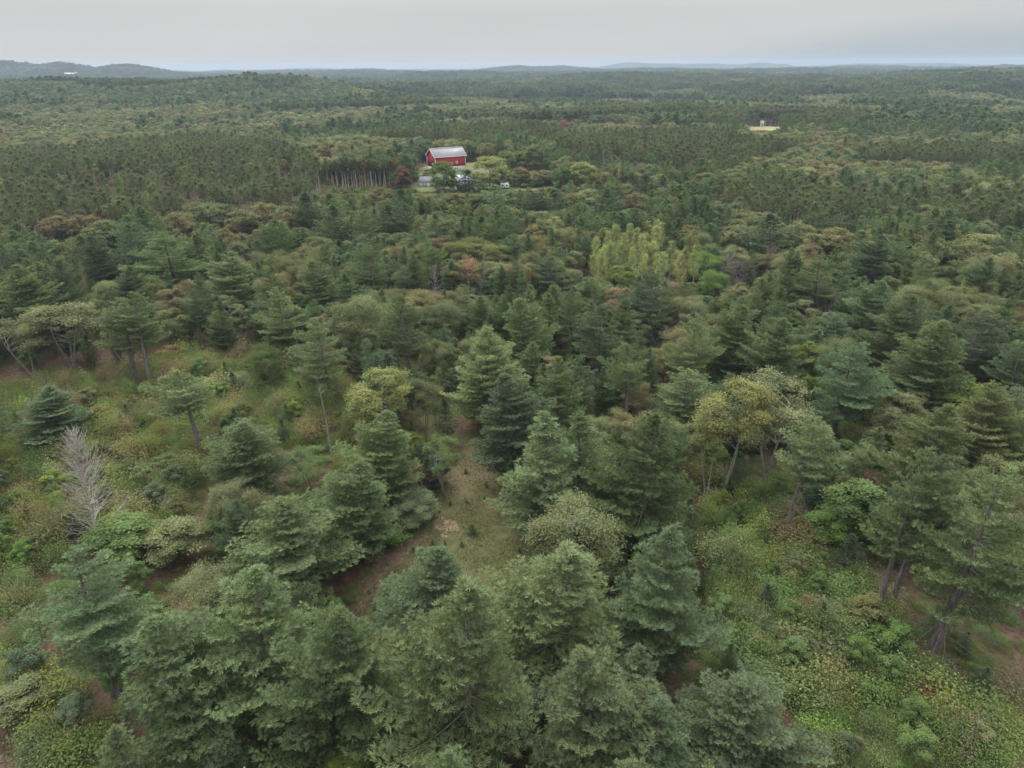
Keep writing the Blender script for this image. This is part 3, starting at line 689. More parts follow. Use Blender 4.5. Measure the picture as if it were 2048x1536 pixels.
hero('maple_tree', 345, 1040, 100, 1, 'oak', h=6.5); hero('maple_tree', 470, 480, 50, 0, 'pale', h=9)
hero('maple_tree', 480, 605, 34, 1, 'pale', h=11, label='slim silvery young poplar at the edge of the snag clearing')
hero('maple_tree', 1730, 960, 110, 1, 'green', h=10); hero('maple_tree', 1755, 950, 70, 0, 'wine', h=9, label='dark wine-red bush behind the leaning pine')
hero('maple_tree', 1680, 1010, 100, 0, 'bright', h=6); hero('maple_tree', 1742, 1190, 66, 1, 'willow', h=6); hero('maple_tree', 1790, 1245, 60, 2, 'bright', h=5)
hero('maple_tree', 1240, 1190, 60, 2, 'lime', h=9, label='thin lime green sapling between two full pines')
hero('maple_tree', 335, 690, 40, 2, 'red', h=4.5, label='red-leaved shrubby maple in the snag clearing')
hero('maple_tree', 325, 850, 22, 2, 'red', h=1.8, label='small bright red maple seedling in the brush')
hero('maple_tree', 1700, 1235, 44, 2, 'wine', h=1.8); hero('maple_tree', 1830, 735, 90, 0, 'bright', h=8); hero('maple_tree', 1920, 760, 120, 0, 'lime', h=8)
hero('maple_tree', 690, 1500, 100, 0, 'lime', h=4.5, label='low yellow-green bush under the wide layered pine'); hero('maple_tree', 30, 1370, 90, 1, 'oak', h=4.5)
hero('maple_tree', 1060, 1370, 120, 0, 'dark', h=8, label='shadowy dark thicket between the largest plumed pine and the leafy pine')
for i, (px, py, w, tn) in enumerate([(945, 478, 90, 'yellow'), (905, 482, 60, 'yellow'), (990, 488, 66, 'yellow'), (1150, 500, 40, 'yellow'), (1245, 528, 50, 'lime'),
        (395, 405, 80, 'oak'), (440, 408, 70, 'oak'), (350, 425, 60, 'brown'), (480, 420, 60, 'oak'), (520, 405, 60, 'brown'), (110, 432, 60, 'brown'), (155, 430, 60, 'brown'), (205, 440, 60, 'oak'),
        (1600, 445, 60, 'oak'), (1480, 450, 60, 'oak'), (1680, 455, 60, 'brown'), (1975, 470, 90, 'yellow'), (1925, 480, 60, 'oak'), (1180, 378, 60, 'oak'), (1270, 385, 60, 'brown'), (560, 650, 60, 'oak'),
        (1410, 505, 60, 'bright'), (1430, 540, 60, 'bright'), (1390, 600, 60, 'pale'), (1620, 680, 50, 'lime'), (870, 680, 70, 'oak'), (520, 690, 70, 'green')]):
    hero(OK_, px, py, w, i % 2 if w > 50 else 2, tn, h=11.5 if py < 470 else 10)
for px, py in [(1195, 475), (1215, 464), (1236, 452), (1256, 447), (1276, 456), (1292, 470), (1312, 452), (1322, 438), (1300, 482), (1246, 478), (1386, 462), (1392, 492), (1342, 482), (1365, 500), (1208, 498), (1270, 494), (1322, 502),
               (880, 395), (850, 390), (700, 388), (730, 385), (760, 390), (905, 402), (935, 405), (830, 400), (330, 345), (120, 350), (200, 345), (300, 365)]:
    hero('aspen_tree', px, py, 50 if py > 430 else 30, int(RNG.integers(3)), 'aspen' if py > 430 else 'willow', h=14 if py > 430 else 9.5)
# around the farm
hero(OK_, 977, 308, 66, 9, 'sunny', base=377, label='huge round light green tree standing beside the red barn')
hero('maple_tree', 805, 331, 36, 0, 'maroon', base=380, label='maroon-leaved maple on the lawn near the red barn')
hero(OK_, 884, 319, 50, 9, 'green', base=382, label='open green tree growing in front of the red barn wall')
hero('maple_tree', 906, 356, 26, 0, 'lime', base=384, label='small yellow-green tree beside the white farmhouse')
hero(WP, 938, 341, 44, 3, 'spruce', base=386, label='blackish green spruce beside the white farmhouse')
hero('maple_tree', 790, 345, 26, 1, 'bright', base=378); hero('maple_tree', 860, 337, 22, 0, 'green', h=2.5)
for px, py, b, w, tn in [(1040, 332, 372, 34, 'brown'), (1026, 342, 374, 26, 'willow'), (1068, 340, 372, 40, 'brown'), (1090, 338, 370, 34, 'pale'), (1128, 330, 384, 40, 'green'), (1165, 320, 384, 56, 'sunny'), (1003, 350, 376, 20, 'brown'),
                         (1040, 300, 340, 36, 'yellow'), (1070, 285, 345, 40, 'oak'), (1010, 300, 345, 40, 'green')]:
    hero(OK_, px, py, w, 9, tn, base=b)
for i in range(44):
    px, py = ((RNG.uniform(660, 830), RNG.uniform(373, 380)) if i < 20 else (RNG.uniform(1000, 1112), RNG.uniform(352, 382)) if i < 34 else (RNG.uniform(826, 868), RNG.uniform(339, 352)))
    hero('maple_tree', px, py, RNG.uniform(9, 18), 0, random.choice(('green', 'willow', 'oak', 'bright', 'brown')), h=RNG.uniform(1.6, 3.4))
for i, px in enumerate(np.linspace(652, 792, 27)):
    hero('red_pine', px + RNG.normal(0, 2), 322 + RNG.normal(0, 3) - (px - 720) * .02, 22, 0, 'rust' if (px > 772 or 724 < px < 738) else 'redpine', base=374 + RNG.normal(0, 1.5), label='tall red pine with a bare pale trunk at the edge of the plantation')
hero(OK_, 1127, 240, 24, 0, 'red', h=12, label='red-leaved maple in the forest beyond the red barn')
for px, py, k, tn in [(1940, 362, 'oak_tree', 'rust'), (1636, 340, 'aspen_tree', 'rust'), (1372, 237, OK_, 'maroon'), (1870, 258, OK_, 'rust'), (565, 318, OK_, 'rust'), (650, 292, OK_, 'rust')]:
    hero(k, px, py, 22, 0, tn, h=11)
for px, py in [(945, 1056)] + [(864, 1086), (890, 1087), (924, 1090), (826, 1099), (773, 1130), (775, 1157), (738, 1186), (757, 1197), (773, 1229), (790, 1200), (1039, 1102), (972, 970), (931, 944), 
                               (969, 999), (933, 1006), (900, 1008), (1010, 999), (878, 1025), (750, 1215)]:
    b = RNG.uniform(.4, .9) if px != 945 else 1.5
    hero('spruce_seedling', px, py - 6, 26 if px == 945 else RNG.uniform(7, 12), 0, 'green', h=b, label='largest dark bushy spruce seedling alone in the lane grass' if px == 945 else 'small dark green spruce seedling on the grassy lane')

GUARD = []
# ------------------------------------------------------------------ dead trees
def deadtree(px, py, base, w, seed, label, mat='dead', nb=110, group='bare dead trees', **kw):
    t = hero(WP, px, py, w, base=base); TREES.pop(); GUARD.append(t)
    tb, br = snag(seed, H=t['H'], Rr=t['Rd'], nb=nb, **kw)
    root = bpy.data.objects.new('dead_tree', None); COL.objects.link(root); root.location = (t['x'], t['y'], t['z'] - .05)
    tb.build('trunk', MT[mat], root, True); br.build('branch_whorls', MT[mat], root)
    tag(root, label, 'dead tree', group)
    return t
deadtree(140, 868, 1095, 112, 300, 'tall grey snag bristling with thin bare limbs in the brushy clearing', nb=290, fine=1, curl=.3, mat='dead_pale')
deadtree(872, 532, 614, 46, 301, 'bare pale dead pine next to the orange dead pine', nb=70)
deadtree(958, 560, 614, 30, 302, 'short broken dead tree on the far side of the orange dead pine', nb=40)
deadtree(968, 510, 600, 34, 310, 'thin grey dead tree just behind the orange dead pine', nb=60)
deadtree(1462, 512, 580, 60, 303, 'bushy grey dead tree, one of a pair below the aspens', nb=150, fine=3)
deadtree(1492, 525, 580, 56, 304, 'bushy grey dead tree, second of the pair below the aspens', nb=150, fine=3)
deadtree(1540, 500, 560, 50, 305, 'leafless grey-brown tree standing against dark pines', nb=130, fine=3, mat='dead_brown')
deadtree(1660, 582, 652, 56, 306, 'pale grey dead conifer with a pointed feathery top', nb=150, fine=3)
deadtree(1835, 722, 768, 40, 307, 'small grey dead tree among the pines', nb=50); deadtree(2000, 728, 790, 60, 308, 'spreading grey dead tree above the fresh green bushes', nb=60, curl=.5)
deadtree(645, 762, 908, 22, 309, 'tall thin pale pole of a dead tree in the clearing', nb=12, cb=.8); deadtree(1490, 925, 990, 30, 311, 'small bare dead sapling on the red-brown forest floor', nb=40, mat='dead_brown')
deadtree(332, 990, 1050, 34, 312, 'forked leafless sapling behind the vine-smothered bush', nb=14, cb=.4)
deadtree(275, 878, 898, 6, 313, 'short pale broken stump in the brush', nb=1, fine=0)
deadtree(1240, 655, 705, 22, 314, 'thin grey dead top between dark pines', nb=30)
OT = hero(WP, 934, 512, 44, base=614); TREES.pop(); GUARD.append(OT)

# ---- open ground
CLL = [(0, 745), (200, 765), (330, 705), (480, 720), (600, 745), (700, 765), (715, 880), (640, 905), (560, 890), (420, 870), (380, 1000), (330, 1120), (200, 1110), (60, 1150), (60, 1300), (150, 1420), (200, 1536), (0, 1536)]
CLR = [(1400, 960), (1560, 985), (1600, 1095), (1700, 1150), (1760, 1215), (1900, 1330), (2048, 1380), (2048, 1536), (1620, 1536), (1590, 1400), (1440, 1370), (1420, 1100)]
BARE = [(850, 790), (945, 800), (945, 880), (880, 900), (850, 850)]
WL, WR, WB = wpoly(CLL), wpoly(CLR), wpoly(BARE)
GLADES = [LANE, WL, WR]
FARMC = wpoly([(825, 345), (850, 325), (960, 324), (1000, 340), (1112, 350), (1115, 384), (980, 388), (830, 388)])
TRK = wpoly([(640, 372), (800, 372), (800, 384), (640, 386)])

RP = [[(0, 300), (150, 292), (400, 268), (560, 286), (660, 318), (790, 322), (790, 345), (640, 372), (560, 398), (430, 402), (300, 425), (0, 440)],
      [(1100, 262), (1250, 262), (1400, 252), (1480, 270), (1600, 285), (1450, 328), (1250, 318), (1130, 300)],
      [(1390, 212), (1560, 214), (1780, 222), (1700, 250), (1660, 246), (1480, 246), (1400, 245)],
      [(1450, 352), (1650, 368), (1780, 388), (1760, 428), (1560, 418), (1440, 395)], [(1720, 292), (1960, 282), (2048, 300), (2048, 325), (1720, 312)],
      [(1880, 372), (2048, 370), (2048, 440), (1900, 430)], [(930, 285), (1010, 285), (1000, 320), (935, 318)], [(560, 205), (900, 196), (900, 204), (560, 214)], [(1300, 180), (1420, 178), (1400, 190), (1290, 190)], [(980, 164), (1100, 164), (1100, 170), (980, 170)], [(1600, 148), (1760, 150), (1750, 156), (1600, 154)]]
OAKZ = [[(340, 402), (580, 400), (590, 440), (340, 450)], [(90, 425), (260, 430), (250, 460), (90, 465)], [(0, 205), (230, 205), (560, 215), (560, 250), (300, 262), (0, 290)], [(1460, 425), (1720, 440), (1700, 490), (1450, 480)], [(1890, 465), (2040, 470), (2048, 520), (1890, 510)],
        [(1690, 262), (2048, 262), (2048, 290), (1700, 290)], [(860, 205), (1060, 200), (1100, 250), (900, 262)], [(0, 150), (700, 140), (700, 200), (0, 200)], [(680, 255), (960, 262), (960, 280), (690, 285)]]
PINEZ = [[(560, 245), (1000, 240), (1000, 262), (900, 270), (560, 262)], [(1120, 400), (1420, 395), (1420, 440), (1120, 445)], [(820, 285), (930, 285), (930, 310), (820, 312)], [(1600, 235), (2048, 225), (2048, 258), (1700, 262)]]
WINDOWS = [(800, 1112, 379, 352), (642, 802, 374, 352), (1500, 1556, 258, 800)]

def scatter_xy(r0_, r1_, sp, az=43):
    n = int(r1_ / sp) + 1
    gx, gy = np.meshgrid(np.arange(-n, n + 1), np.arange(0, n + 1))
    x = (gx + .5 * (gy % 2)) * sp + RNG.uniform(-.42, .42, gx.shape) * sp; y = gy * sp * .9 + RNG.uniform(-.42, .42, gx.shape) * sp
    d = np.hypot(x, y); a = np.abs(np.arctan2(x, y))
    k = (d > r0_) & (d < r1_) & (a < R(az))
    return x[k], y[k]

def fill(x, y, near):
    """kind, height, radius, tone for forest points"""
    z = gz(x, y)
    u, v, dep = proj(np.c_[x, y, z + 13])
    n1, n2, n3 = snoise(x, y, 3, 46), snoise(x, y, 4, 150), snoise(x, y, 5, 420)
    d = np.hypot(x, y)
    q = RNG.random(len(x))
    po = (.34 + .9 * (n1 - .5) + .5 * (n2 - .5)) if near else (.60 + .5 * (n1 - .5) + 1.7 * (n2 - .5) + np.clip((d - 350) / 900, 0, .25))
    kind = np.where(q < po, 'oak_tree', np.where(q > .955, 'aspen_tree', WP)).astype(object)
    rpm = np.zeros(len(x), bool)
    for p in RP: rpm |= inpoly(u, v, p)
    rpm |= (d > 500) & (n3 > .80)
    for p in OAKZ: kind[inpoly(u, v, p) & (RNG.random(len(x)) < .82)] = 'oak_tree'
    for p in PINEZ: kind[inpoly(u, v, p) & (RNG.random(len(x)) < .8)] = WP
    kind[rpm & (RNG.random(len(x)) < .84)] = 'red_pine'
    yl = inpoly(u, v, [(30, 325), (330, 330), (350, 385), (60, 400)]) & (RNG.random(len(x)) < .42); kind[yl] = 'aspen_tree'
    H = np.empty(len(x)); Rd = np.empty(len(x)); tone = np.empty(len(x), object)
    for k, h0, h1, rr in ((WP, 10.5, 17, .25), ('oak_tree', 9.5, 13.5, .32), ('aspen_tree', 9, 13, .16), ('red_pine', 14.5, 16.5, .185)):
        m = kind == k; c = int(m.sum())
        H[m] = RNG.uniform(h0, h1, c); Rd[m] = H[m] * rr * RNG.uniform(.82, 1.2, c)
    tq = RNG.random(len(x)); n4 = snoise(x, y, 9, 70)
    w = np.clip(tq * .6 + n4 * .4, 0, .999)
    oko = ('green', 'oak', 'oak', 'brown', 'oak', 'yellow') if near else ('hill', 'hill', 'oak', 'hillbrown', 'hillbrown', 'hillpale')
    for k, opts in ((WP, ('dark', 'blue', 'pine', 'blue', 'pine', 'olive')), ('oak_tree', oko), ('aspen_tree', ('willow', 'aspen', 'yellow')), ('red_pine', ('redpine',))):
        m = kind == k; tone[m] = np.array(opts, object)[(w[m] * len(opts)).astype(int)]
    lh = inpoly(u, v, [(0, 140), (700, 135), (700, 196), (0, 204)]) & (kind == 'oak_tree') & (RNG.random(len(x)) < .72); tone[lh] = 'hill'
    return kind, z, H, Rd, tone

HX = np.array([(t['x'], t['y'], t['Rd'] * (.8 if t['H'] > 5 else .3)) for t in TREES])
def clash(x, y, rr):
    o = np.zeros(len(x), bool)
    for hx, hy, hr in HX: o |= np.hypot(x - hx, y - hy) < (hr + rr * .55)
    return o
def hide_open(x, y, z, H, Rd):
    """does a tree stand in, or in front of, ground the photograph shows open?"""
    o = np.zeros(len(x), bool)
    for p in GLADES + [FARMC, TRK, FIELD, LAWN]: o |= inpoly(x, y, p)
    for f in (.97, .75, .5, .25):
        u, v, _ = proj(np.c_[x, y, z + H * f])
        for du in (-.6, 0, .6):
            w = du * Rd * FPX / np.hypot(x, y)
            for p in (LANE_PX, CLL, CLR, BARE): o |= inpoly(u + w, v, p)
    return o
def clip_windows(x, y, z, H, Rd):
    d = np.hypot(x, y)
    for u0, u1, vl, dl in WINDOWS:
        u, v, dep = proj(np.c_[x, y, z + H]); w = Rd * FPX / d
        m = (u + w > u0) & (u - w < u1) & (v < vl) & (d < dl)
        hz = np.tan(PITCH - np.arctan((768 - (vl + 6)) / FPX)) * d
        H = np.where(m, np.minimum(H, CAM_H - hz - z), H)
    return H

def keep_clear(x, y, z, H, Rd, frac=.45):
    """trees in front stay low enough to leave the traced trees behind them in sight"""
    d = np.hypot(x, y)
    for t in [t for t in TREES if t['hero'] and t['H'] > 4] + GUARD:
        dt = math.hypot(t['x'], t['y'])
        uh, vh, _ = proj(np.array((t['x'], t['y'], t['z'] + t['H'] * frac))); wh = t['Rd'] * FPX / dt
        u, v, _ = proj(np.c_[x, y, z + H]); w = Rd * FPX / d
        m = (d < dt - 1) & (np.abs(u - uh) < wh * .75 + w * .7) & (v < vh)
        hz = np.tan(PITCH - np.arctan((768 - vh) / FPX)) * d
        H = np.where(m, np.minimum(H, CAM_H - hz - z), H)
    return H
x, y = scatter_xy(30, 345, 6.1)
kind, z, H, Rd, tone = fill(x, y, True)
H = keep_clear(x, y, z, clip_windows(x, y, z, H, Rd), Rd); Rd = np.minimum(Rd, H * .42)
keep = ~(hide_open(x, y, z, H, Rd) & (np.hypot(x, y) < 170)) & (H > 4.5) & ~clash(x, y, Rd)
for p in (FARMC, TRK, LANE, WL, WR, LAWN): keep &= ~inpoly(x, y, p)
for i in np.nonzero(keep)[0]:
    k = kind[i]; v = int(RNG.integers(8)) if k == WP else int(RNG.integers(8))
    TREES.append(dict(kind=k, x=x[i], y=y[i], z=z[i], H=H[i], Rd=Rd[i], tone=tone[i], var=v, label=None, rot=None, hero=False))
# low second storey between the near trees
x, y = scatter_xy(62, 330, 5.3)
z = gz(x, y); n = len(x); H = RNG.uniform(3.0, 7.5, n); Rd = H * RNG.uniform(.24, .38, n); H = np.maximum(keep_clear(x, y, z, H, Rd, .3), 1.5); Rd = np.minimum(Rd, H * .5)
keep = ~hide_open(x, y, z, H, Rd) & ~inpoly(x, y, WB) & (RNG.random(n) < .62)
for i in np.nonzero(keep)[0]:
    k = 'young_pine' if RNG.random() < .38 else 'maple_tree'
    tn = random.choice(('pine', 'blue', 'dark')) if k == 'young_pine' else random.choice(('green', 'bright', 'oak', 'green', 'lime', 'dark'))
    TREES.append(dict(kind=k, x=x[i], y=y[i], z=z[i], H=H[i], Rd=Rd[i], tone=tn, var=int(RNG.integers(6)), label=None, rot=None, hero=False))

x, y = scatter_xy(45, 150, 3.9, 43)
m = (inpoly(x, y, WL) | inpoly(x, y, WR)) & (RNG.random(len(x)) < .75); x, y = x[m], y[m]; n = len(x)
z = gz(x, y); H = RNG.uniform(2.0, 5.4, n); Rd = H * RNG.uniform(.20, .34, n); H = keep_clear(x, y, z, H, Rd, .15)
for i in range(n):
    if H[i] < 1.6: continue
    k = random.choice(('maple_tree', 'maple_tree', 'maple_tree', 'young_pine'))
    tn = random.choice(('pine', 'blue', 'dark')) if k == 'young_pine' else random.choice(('green', 'bright', 'oak', 'green', 'green', 'lime', 'dark', 'brown'))
    TREES.append(dict(kind=k, x=x[i], y=y[i], z=z[i], H=H[i], Rd=Rd[i], tone=tn, var=int(random.choice((1, 2, 2))), label=None, rot=None, hero=False))

# ---- which trees stand alone as things: the 290 largest in view of each kind
def seen(t):
    u, v, dep = proj(np.array((t['x'], t['y'], t['z'] + t['H'])))
    w = t['Rd'] * FPX / dep
    u2, v2, d2 = proj(np.array((t['x'], t['y'], t['z'])))
    return dep > 0 and -w * .8 < u < 2048 + w * .8 and v < 1536
by = {}
for t in TREES:
    t['d'] = math.sqrt(t['x'] ** 2 + t['y'] ** 2 + 55 ** 2); t['size'] = (t['H'] + 2 * t['Rd']) / t['d'] + (10 if t['hero'] else 0)
    if seen(t): by.setdefault(t['kind'], []).append(t)
KINDNAME = {WP: 'white pine', 'oak_tree': 'oak', 'aspen_tree': 'aspen', 'red_pine': 'red pine', 'maple_tree': 'young maple', 'young_pine': 'young pine', 'spruce_seedling': 'spruce seedling'}
PLUR = {WP: 'white pines', 'oak_tree': 'oaks', 'aspen_tree': 'aspens', 'red_pine': 'red pines', 'maple_tree': 'young maples', 'young_pine': 'young pines', 'spruce_seedling': 'spruce seedlings'}
CAT = {WP: 'pine tree', 'oak_tree': 'tree', 'aspen_tree': 'tree', 'red_pine': 'pine tree', 'maple_tree': 'bush', 'young_pine': 'pine tree', 'spruce_seedling': 'seedling'}
LC = np.array(LANE); 
def place_words(t):
    x_, y_ = t['x'], t['y']; d = math.hypot(x_, y_)
    one = lambda p: bool(inpoly(np.array([x_]), np.array([y_]), p)[0])
    if one(LANE) or np.min(np.hypot(LC[:, 0] - x_, LC[:, 1] - y_)) < 9: return 'beside the grassy lane'
    if one(WL): return 'in the brushy clearing with the grey snag'
    if one(WR): return 'on the brushy slope strewn with grey branches'
    if d < 100: return 'in the pine belt around the lower lane'
    if d < 150: return 'in the woods bordering the snag clearing' if x_ < -30 else ('at the head of the grassy lane' if x_ < 25 else 'in the woods bordering the branch-strewn slope')
    k = int(np.argmin(np.hypot(LMX[:, 0] - x_, LMX[:, 1] - y_)))
    return ('around ' if d < 400 else 'in the forest beyond ') + LM[k][0]
LM = [('the orange dead pine', 934, 560), ('the bright aspen grove', 1260, 520), ('the feathery grey dead conifer', 1660, 650), ('the paired grey dead trees', 1478, 575), ('the yellow-green oaks', 945, 540),
      ('the three-trunked flat pine', 335, 600), ('the red barn', 900, 345), ('the bare-trunked plantation edge', 720, 374), ('the white travel trailer', 1008, 378), ('the pale-limbed round oak', 722, 740),
      ('the twin-trunked dark pine', 1198, 790), ('the brown-topped oak row', 155, 470), ('the olive oak row', 430, 450), ('the pine plantation', 300, 340), ('the golden spreading oak', 1975, 520), ('the orange-leaved oak', 1940, 400), ('the olive hillside oaks', 1600, 490)]
LMX = np.array([at(px, py)[:2] for _, px, py in LM])

def put(t):
    kind = t['kind']; d = t['d']; near = d < 235 and kind in LIB
    rot = t['rot'] if t['rot'] is not None else RNG.uniform(0, 6.283)
    col = jit(TONE[t['tone']], .10)
    H, Rd = t['H'], t['Rd']
    if near:
        form, H0, R0, tm, cm = LIB[kind][t['var'] % len(LIB[kind])]
        root = bpy.data.objects.new(kind, None); root.empty_display_size = .5; COL.objects.link(root)
        o1 = bpy.data.objects.new('trunk', tm); o2 = bpy.data.objects.new('crown', cm)
        for o in (o1, o2): COL.objects.link(o); o.parent = root
        o2['leaf_color'] = col
    else:
        L = MID if kind in MID else None
        if L is None:
            form, H0, R0, tm, cm = LIB[kind][t['var'] % len(LIB[kind])]
            root = bpy.data.objects.new(kind, None); COL.objects.link(root)
            o1 = bpy.data.objects.new('trunk', tm); o2 = bpy.data.objects.new('crown', cm)
            for o in (o1, o2): COL.objects.link(o); o.parent = root
            o2['leaf_color'] = col
        else:
            H0, R0, me, _ = L[kind][t['var'] % len(L[kind])]; form = ('full', 'broad', 'open', 'narrow', 'skirted')[t['var'] % len(L[kind])]
            root = bpy.data.objects.new(kind, me); COL.objects.link(root); root['leaf_color'] = col
    root.location = (t['x'], t['y'], t['z'] - .05); root.rotation_euler = (RNG.normal(0, .02), RNG.normal(0, .02), rot)
    root.scale = (Rd / R0, Rd / R0 * RNG.uniform(.92, 1.08), H / H0)
    pw = place_words(t)
    if t['label']: lab = t['label']
    else:
        size = 'tall' if H > DEFH[kind] * 1.04 else ('short' if H < DEFH[kind] * .84 else 'mid-sized')
        lab = f"{size} {form} {TWORD[t['tone']]} {KINDNAME[kind]} {pw}"
    tag(root, lab, CAT[kind], f"{PLUR[kind]} {pw}")
    return root

REST = {}
for k, L in by.items():
    L.sort(key=lambda t: -t['size'])
    for t in L[:290]: put(t)
    for t in L[290:]: REST.setdefault(k, []).append(t)
inview = {id(t) for L in by.values() for t in L}
for t in TREES:
    if id(t) not in inview: REST.setdefault(t['kind'], []).append(t)

# ---- the uncounted rest
def scatter(name, P, rz, sc, vi, col, variants, label):
    me = bpy.data.meshes.new(name); me.vertices.add(len(P)); me.vertices.foreach_set('co', np.asarray(P, np.float32).ravel())
    for nm, ty, dat, fld in (('rz', 'FLOAT', rz, 'value'), ('sc', 'FLOAT_VECTOR', sc, 'vector'), ('vi', 'INT', vi, 'value'), ('leaf_color', 'FLOAT_VECTOR', col, 'vector')):
        a = me.attributes.new(nm, ty, 'POINT'); a.data.foreach_set(fld, np.asarray(dat, np.int32 if ty == 'INT' else np.float32).ravel())
    o = bpy.data.objects.new(name, me); COL.objects.link(o)
    ng = bpy.data.node_groups.new(name, 'GeometryNodeTree'); ng.is_modifier = True
    ng.interface.new_socket('Geometry', in_out='INPUT', socket_type='NodeSocketGeometry'); ng.interface.new_socket('Geometry', in_out='OUTPUT', socket_type='NodeSocketGeometry')
    n, l = ng.nodes.new, ng.links.new
    gi, go = n('NodeGroupInput'), n('NodeGroupOutput')
    ip = n('GeometryNodeInstanceOnPoints'); ip.inputs['Pick Instance'].default_value = True
    jg = n('GeometryNodeJoinGeometry')
    for m_ in variants:
        s = bpy.data.objects.new(m_.name + '_source', m_)
        oi = n('GeometryNodeObjectInfo'); oi.inputs['Object'].default_value = s
        g2 = n('GeometryNodeGeometryToInstance'); l(oi.outputs['Geometry'], g2.inputs[0]); l(g2.outputs[0], jg.inputs[0])
    def attr(nm, ty):
        a = n('GeometryNodeInputNamedAttribute'); a.data_type = ty; a.inputs['Name'].default_value = nm; return a.outputs['Attribute']
    cx = n('ShaderNodeCombineXYZ'); l(attr('rz', 'FLOAT'), cx.inputs['Z'])
    l(gi.outputs[0], ip.inputs['Points']); l(jg.outputs[0], ip.inputs['Instance']); l(cx.outputs[0], ip.inputs['Rotation'])
    l(attr('sc', 'FLOAT_VECTOR'), ip.inputs['Scale']); l(attr('vi', 'INT'), ip.inputs['Instance Index']); l(ip.outputs[0], go.inputs[0])
    md = o.modifiers.new('scatter', 'NODES'); md.node_group = ng
    tag(o, label, None, None, 'stuff')
    return o

def cols(tones, s=.13):
    b = np.array([TONE[t] for t in tones]) * np.array(COOL); n = len(b)
    return b * np.exp(RNG.normal(0, s, (n, 1)) + RNG.normal(0, s * .4, (n, 3)))
SLAB = {WP: 'pine_forest', 'oak_tree': 'oak_forest', 'aspen_tree': 'aspen_forest', 'red_pine': 'pine_plantation_forest', 'maple_tree': 'understorey_foliage', 'young_pine': 'young_pine_forest', 'shrub': 'brush'}
def scatter_kind(kind, x, y, z, H, Rd, tone, D, name, label):
    L = D[kind]; n = len(x); vi = RNG.integers(0, len(L), n)
    H0 = np.array([a[0] for a in L])[vi]; R0 = np.array([a[1] for a in L])[vi]
    sc = np.c_[Rd / R0, Rd / R0, H / H0]
    scatter(name, np.c_[x, y, z - .1], RNG.uniform(0, 6.28, n), sc, vi, cols(tone), [a[2] for a in L], label)
def arr(L, k): return np.array([t[k] for t in L])
for k, L in REST.items():
    if not L: continue
    D = MID if k in MID else {k: [(f[1], f[2], merge_me) for f, merge_me in ((f, None) for f in LIB[k])]}
    if k in MID: scatter_kind(k, arr(L, 'x'), arr(L, 'y'), arr(L, 'z'), arr(L, 'H'), arr(L, 'Rd'), [t['tone'] for t in L], MID, SLAB[k], f'{PLUR[k]} massed in the woods around the red barn')
    elif k in LIB:
        f = LIB[k]; n = len(L); vi = RNG.integers(0, len(f), n)
        sc = np.c_[arr(L, 'Rd') / np.array([a[2] for a in f])[vi], arr(L, 'Rd') / np.array([a[2] for a in f])[vi], arr(L, 'H') / np.array([a[1] for a in f])[vi]]
        rz = RNG.uniform(0, 6.28, n); P = np.c_[arr(L, 'x'), arr(L, 'y'), arr(L, 'z') - .05]; c = cols([t['tone'] for t in L])
        scatter(SLAB[k], P, rz, sc, vi, c, [a[4] for a in f], 'low leafy growth between the tree trunks')
# forest from the barn out to 1.3 km
x, y = scatter_xy(345, 720, 6.6, 41)
kind, z, H, Rd, tone = fill(x, y, False); H = keep_clear(x, y, z, clip_windows(x, y, z, H, Rd), Rd); Rd = np.minimum(Rd, H * .42)
keep = (H > 4.5) & ~clash(x, y, Rd)
for p in (FARMC, FIELD, LAWN, TRK): keep &= ~inpoly(x, y, p)
for k in (WP, 'oak_tree', 'aspen_tree', 'red_pine'):
    m = keep & (kind == k); scatter_kind(k, x[m], y[m], z[m], H[m], Rd[m], tone[m], MID, 'mid_' + SLAB[k] if False else SLAB[k].replace('forest', 'belt_forest'), f'{PLUR[k]} massed in the forest just beyond the red barn')
x, y = scatter_xy(720, 1450, 7.6, 40)
kind, z, H, Rd, tone = fill(x, y, False); H = clip_windows(x, y, z, H, Rd); keep = ~inpoly(x, y, FIELD) & (H > 4)
for k in (WP, 'oak_tree', 'aspen_tree', 'red_pine'):
    m = keep & (kind == k); scatter_kind(k, x[m], y[m], z[m], H[m], Rd[m] * 1.25, tone[m], FAR, 'hillside_' + SLAB[k], f'{PLUR[k]} covering the rolling hills far beyond the barn')
# groves beyond that
def grove(seed, mixk, size=30, n=16):
    r = np.random.default_rng(seed); b = Buf()
    for i in range(n):
        k = mixk[r.integers(len(mixk))]; H0, R0, me, s = FAR[k][r.integers(len(FAR[k]))]
        h = {WP: 17, 'oak_tree': 13, 'red_pine': 16}[k] * r.uniform(.85, 1.15); rd = {WP: 4.2, 'oak_tree': 4.8, 'red_pine': 3.2}[k] * r.uniform(1.0, 1.45)
        px, py = ((i % 4) + r.uniform(.1, .9)) * size / 4 - size / 2, ((i // 4) + r.uniform(.1, .9)) * size / 4 - size / 2
        a = r.uniform(0, 6.28); ca, sa = math.cos(a), math.sin(a); dt = r.normal(0, .16)
        for v, f, t, m in zip(s.v, s.f, s.t, s.m):
            w = np.c_[(v[:, 0] * ca - v[:, 1] * sa) * rd / R0 + px, (v[:, 0] * sa + v[:, 1] * ca) * rd / R0 + py, v[:, 2] * h / H0]
            b.v.append(w); b.t.append(np.clip(t + dt, 0, 1)); b.m.append(m)
        base = b.n
        for f in s.f: b.f.append(f + base)
        b.n += s.n
    return b.mesh('grove', [MT['bark_oak'], MT['leaf']])
GV = [grove(200, ['oak_tree']), grove(201, ['oak_tree', 'oak_tree', WP]), grove(202, [WP, WP, 'oak_tree']), grove(203, ['red_pine'])]
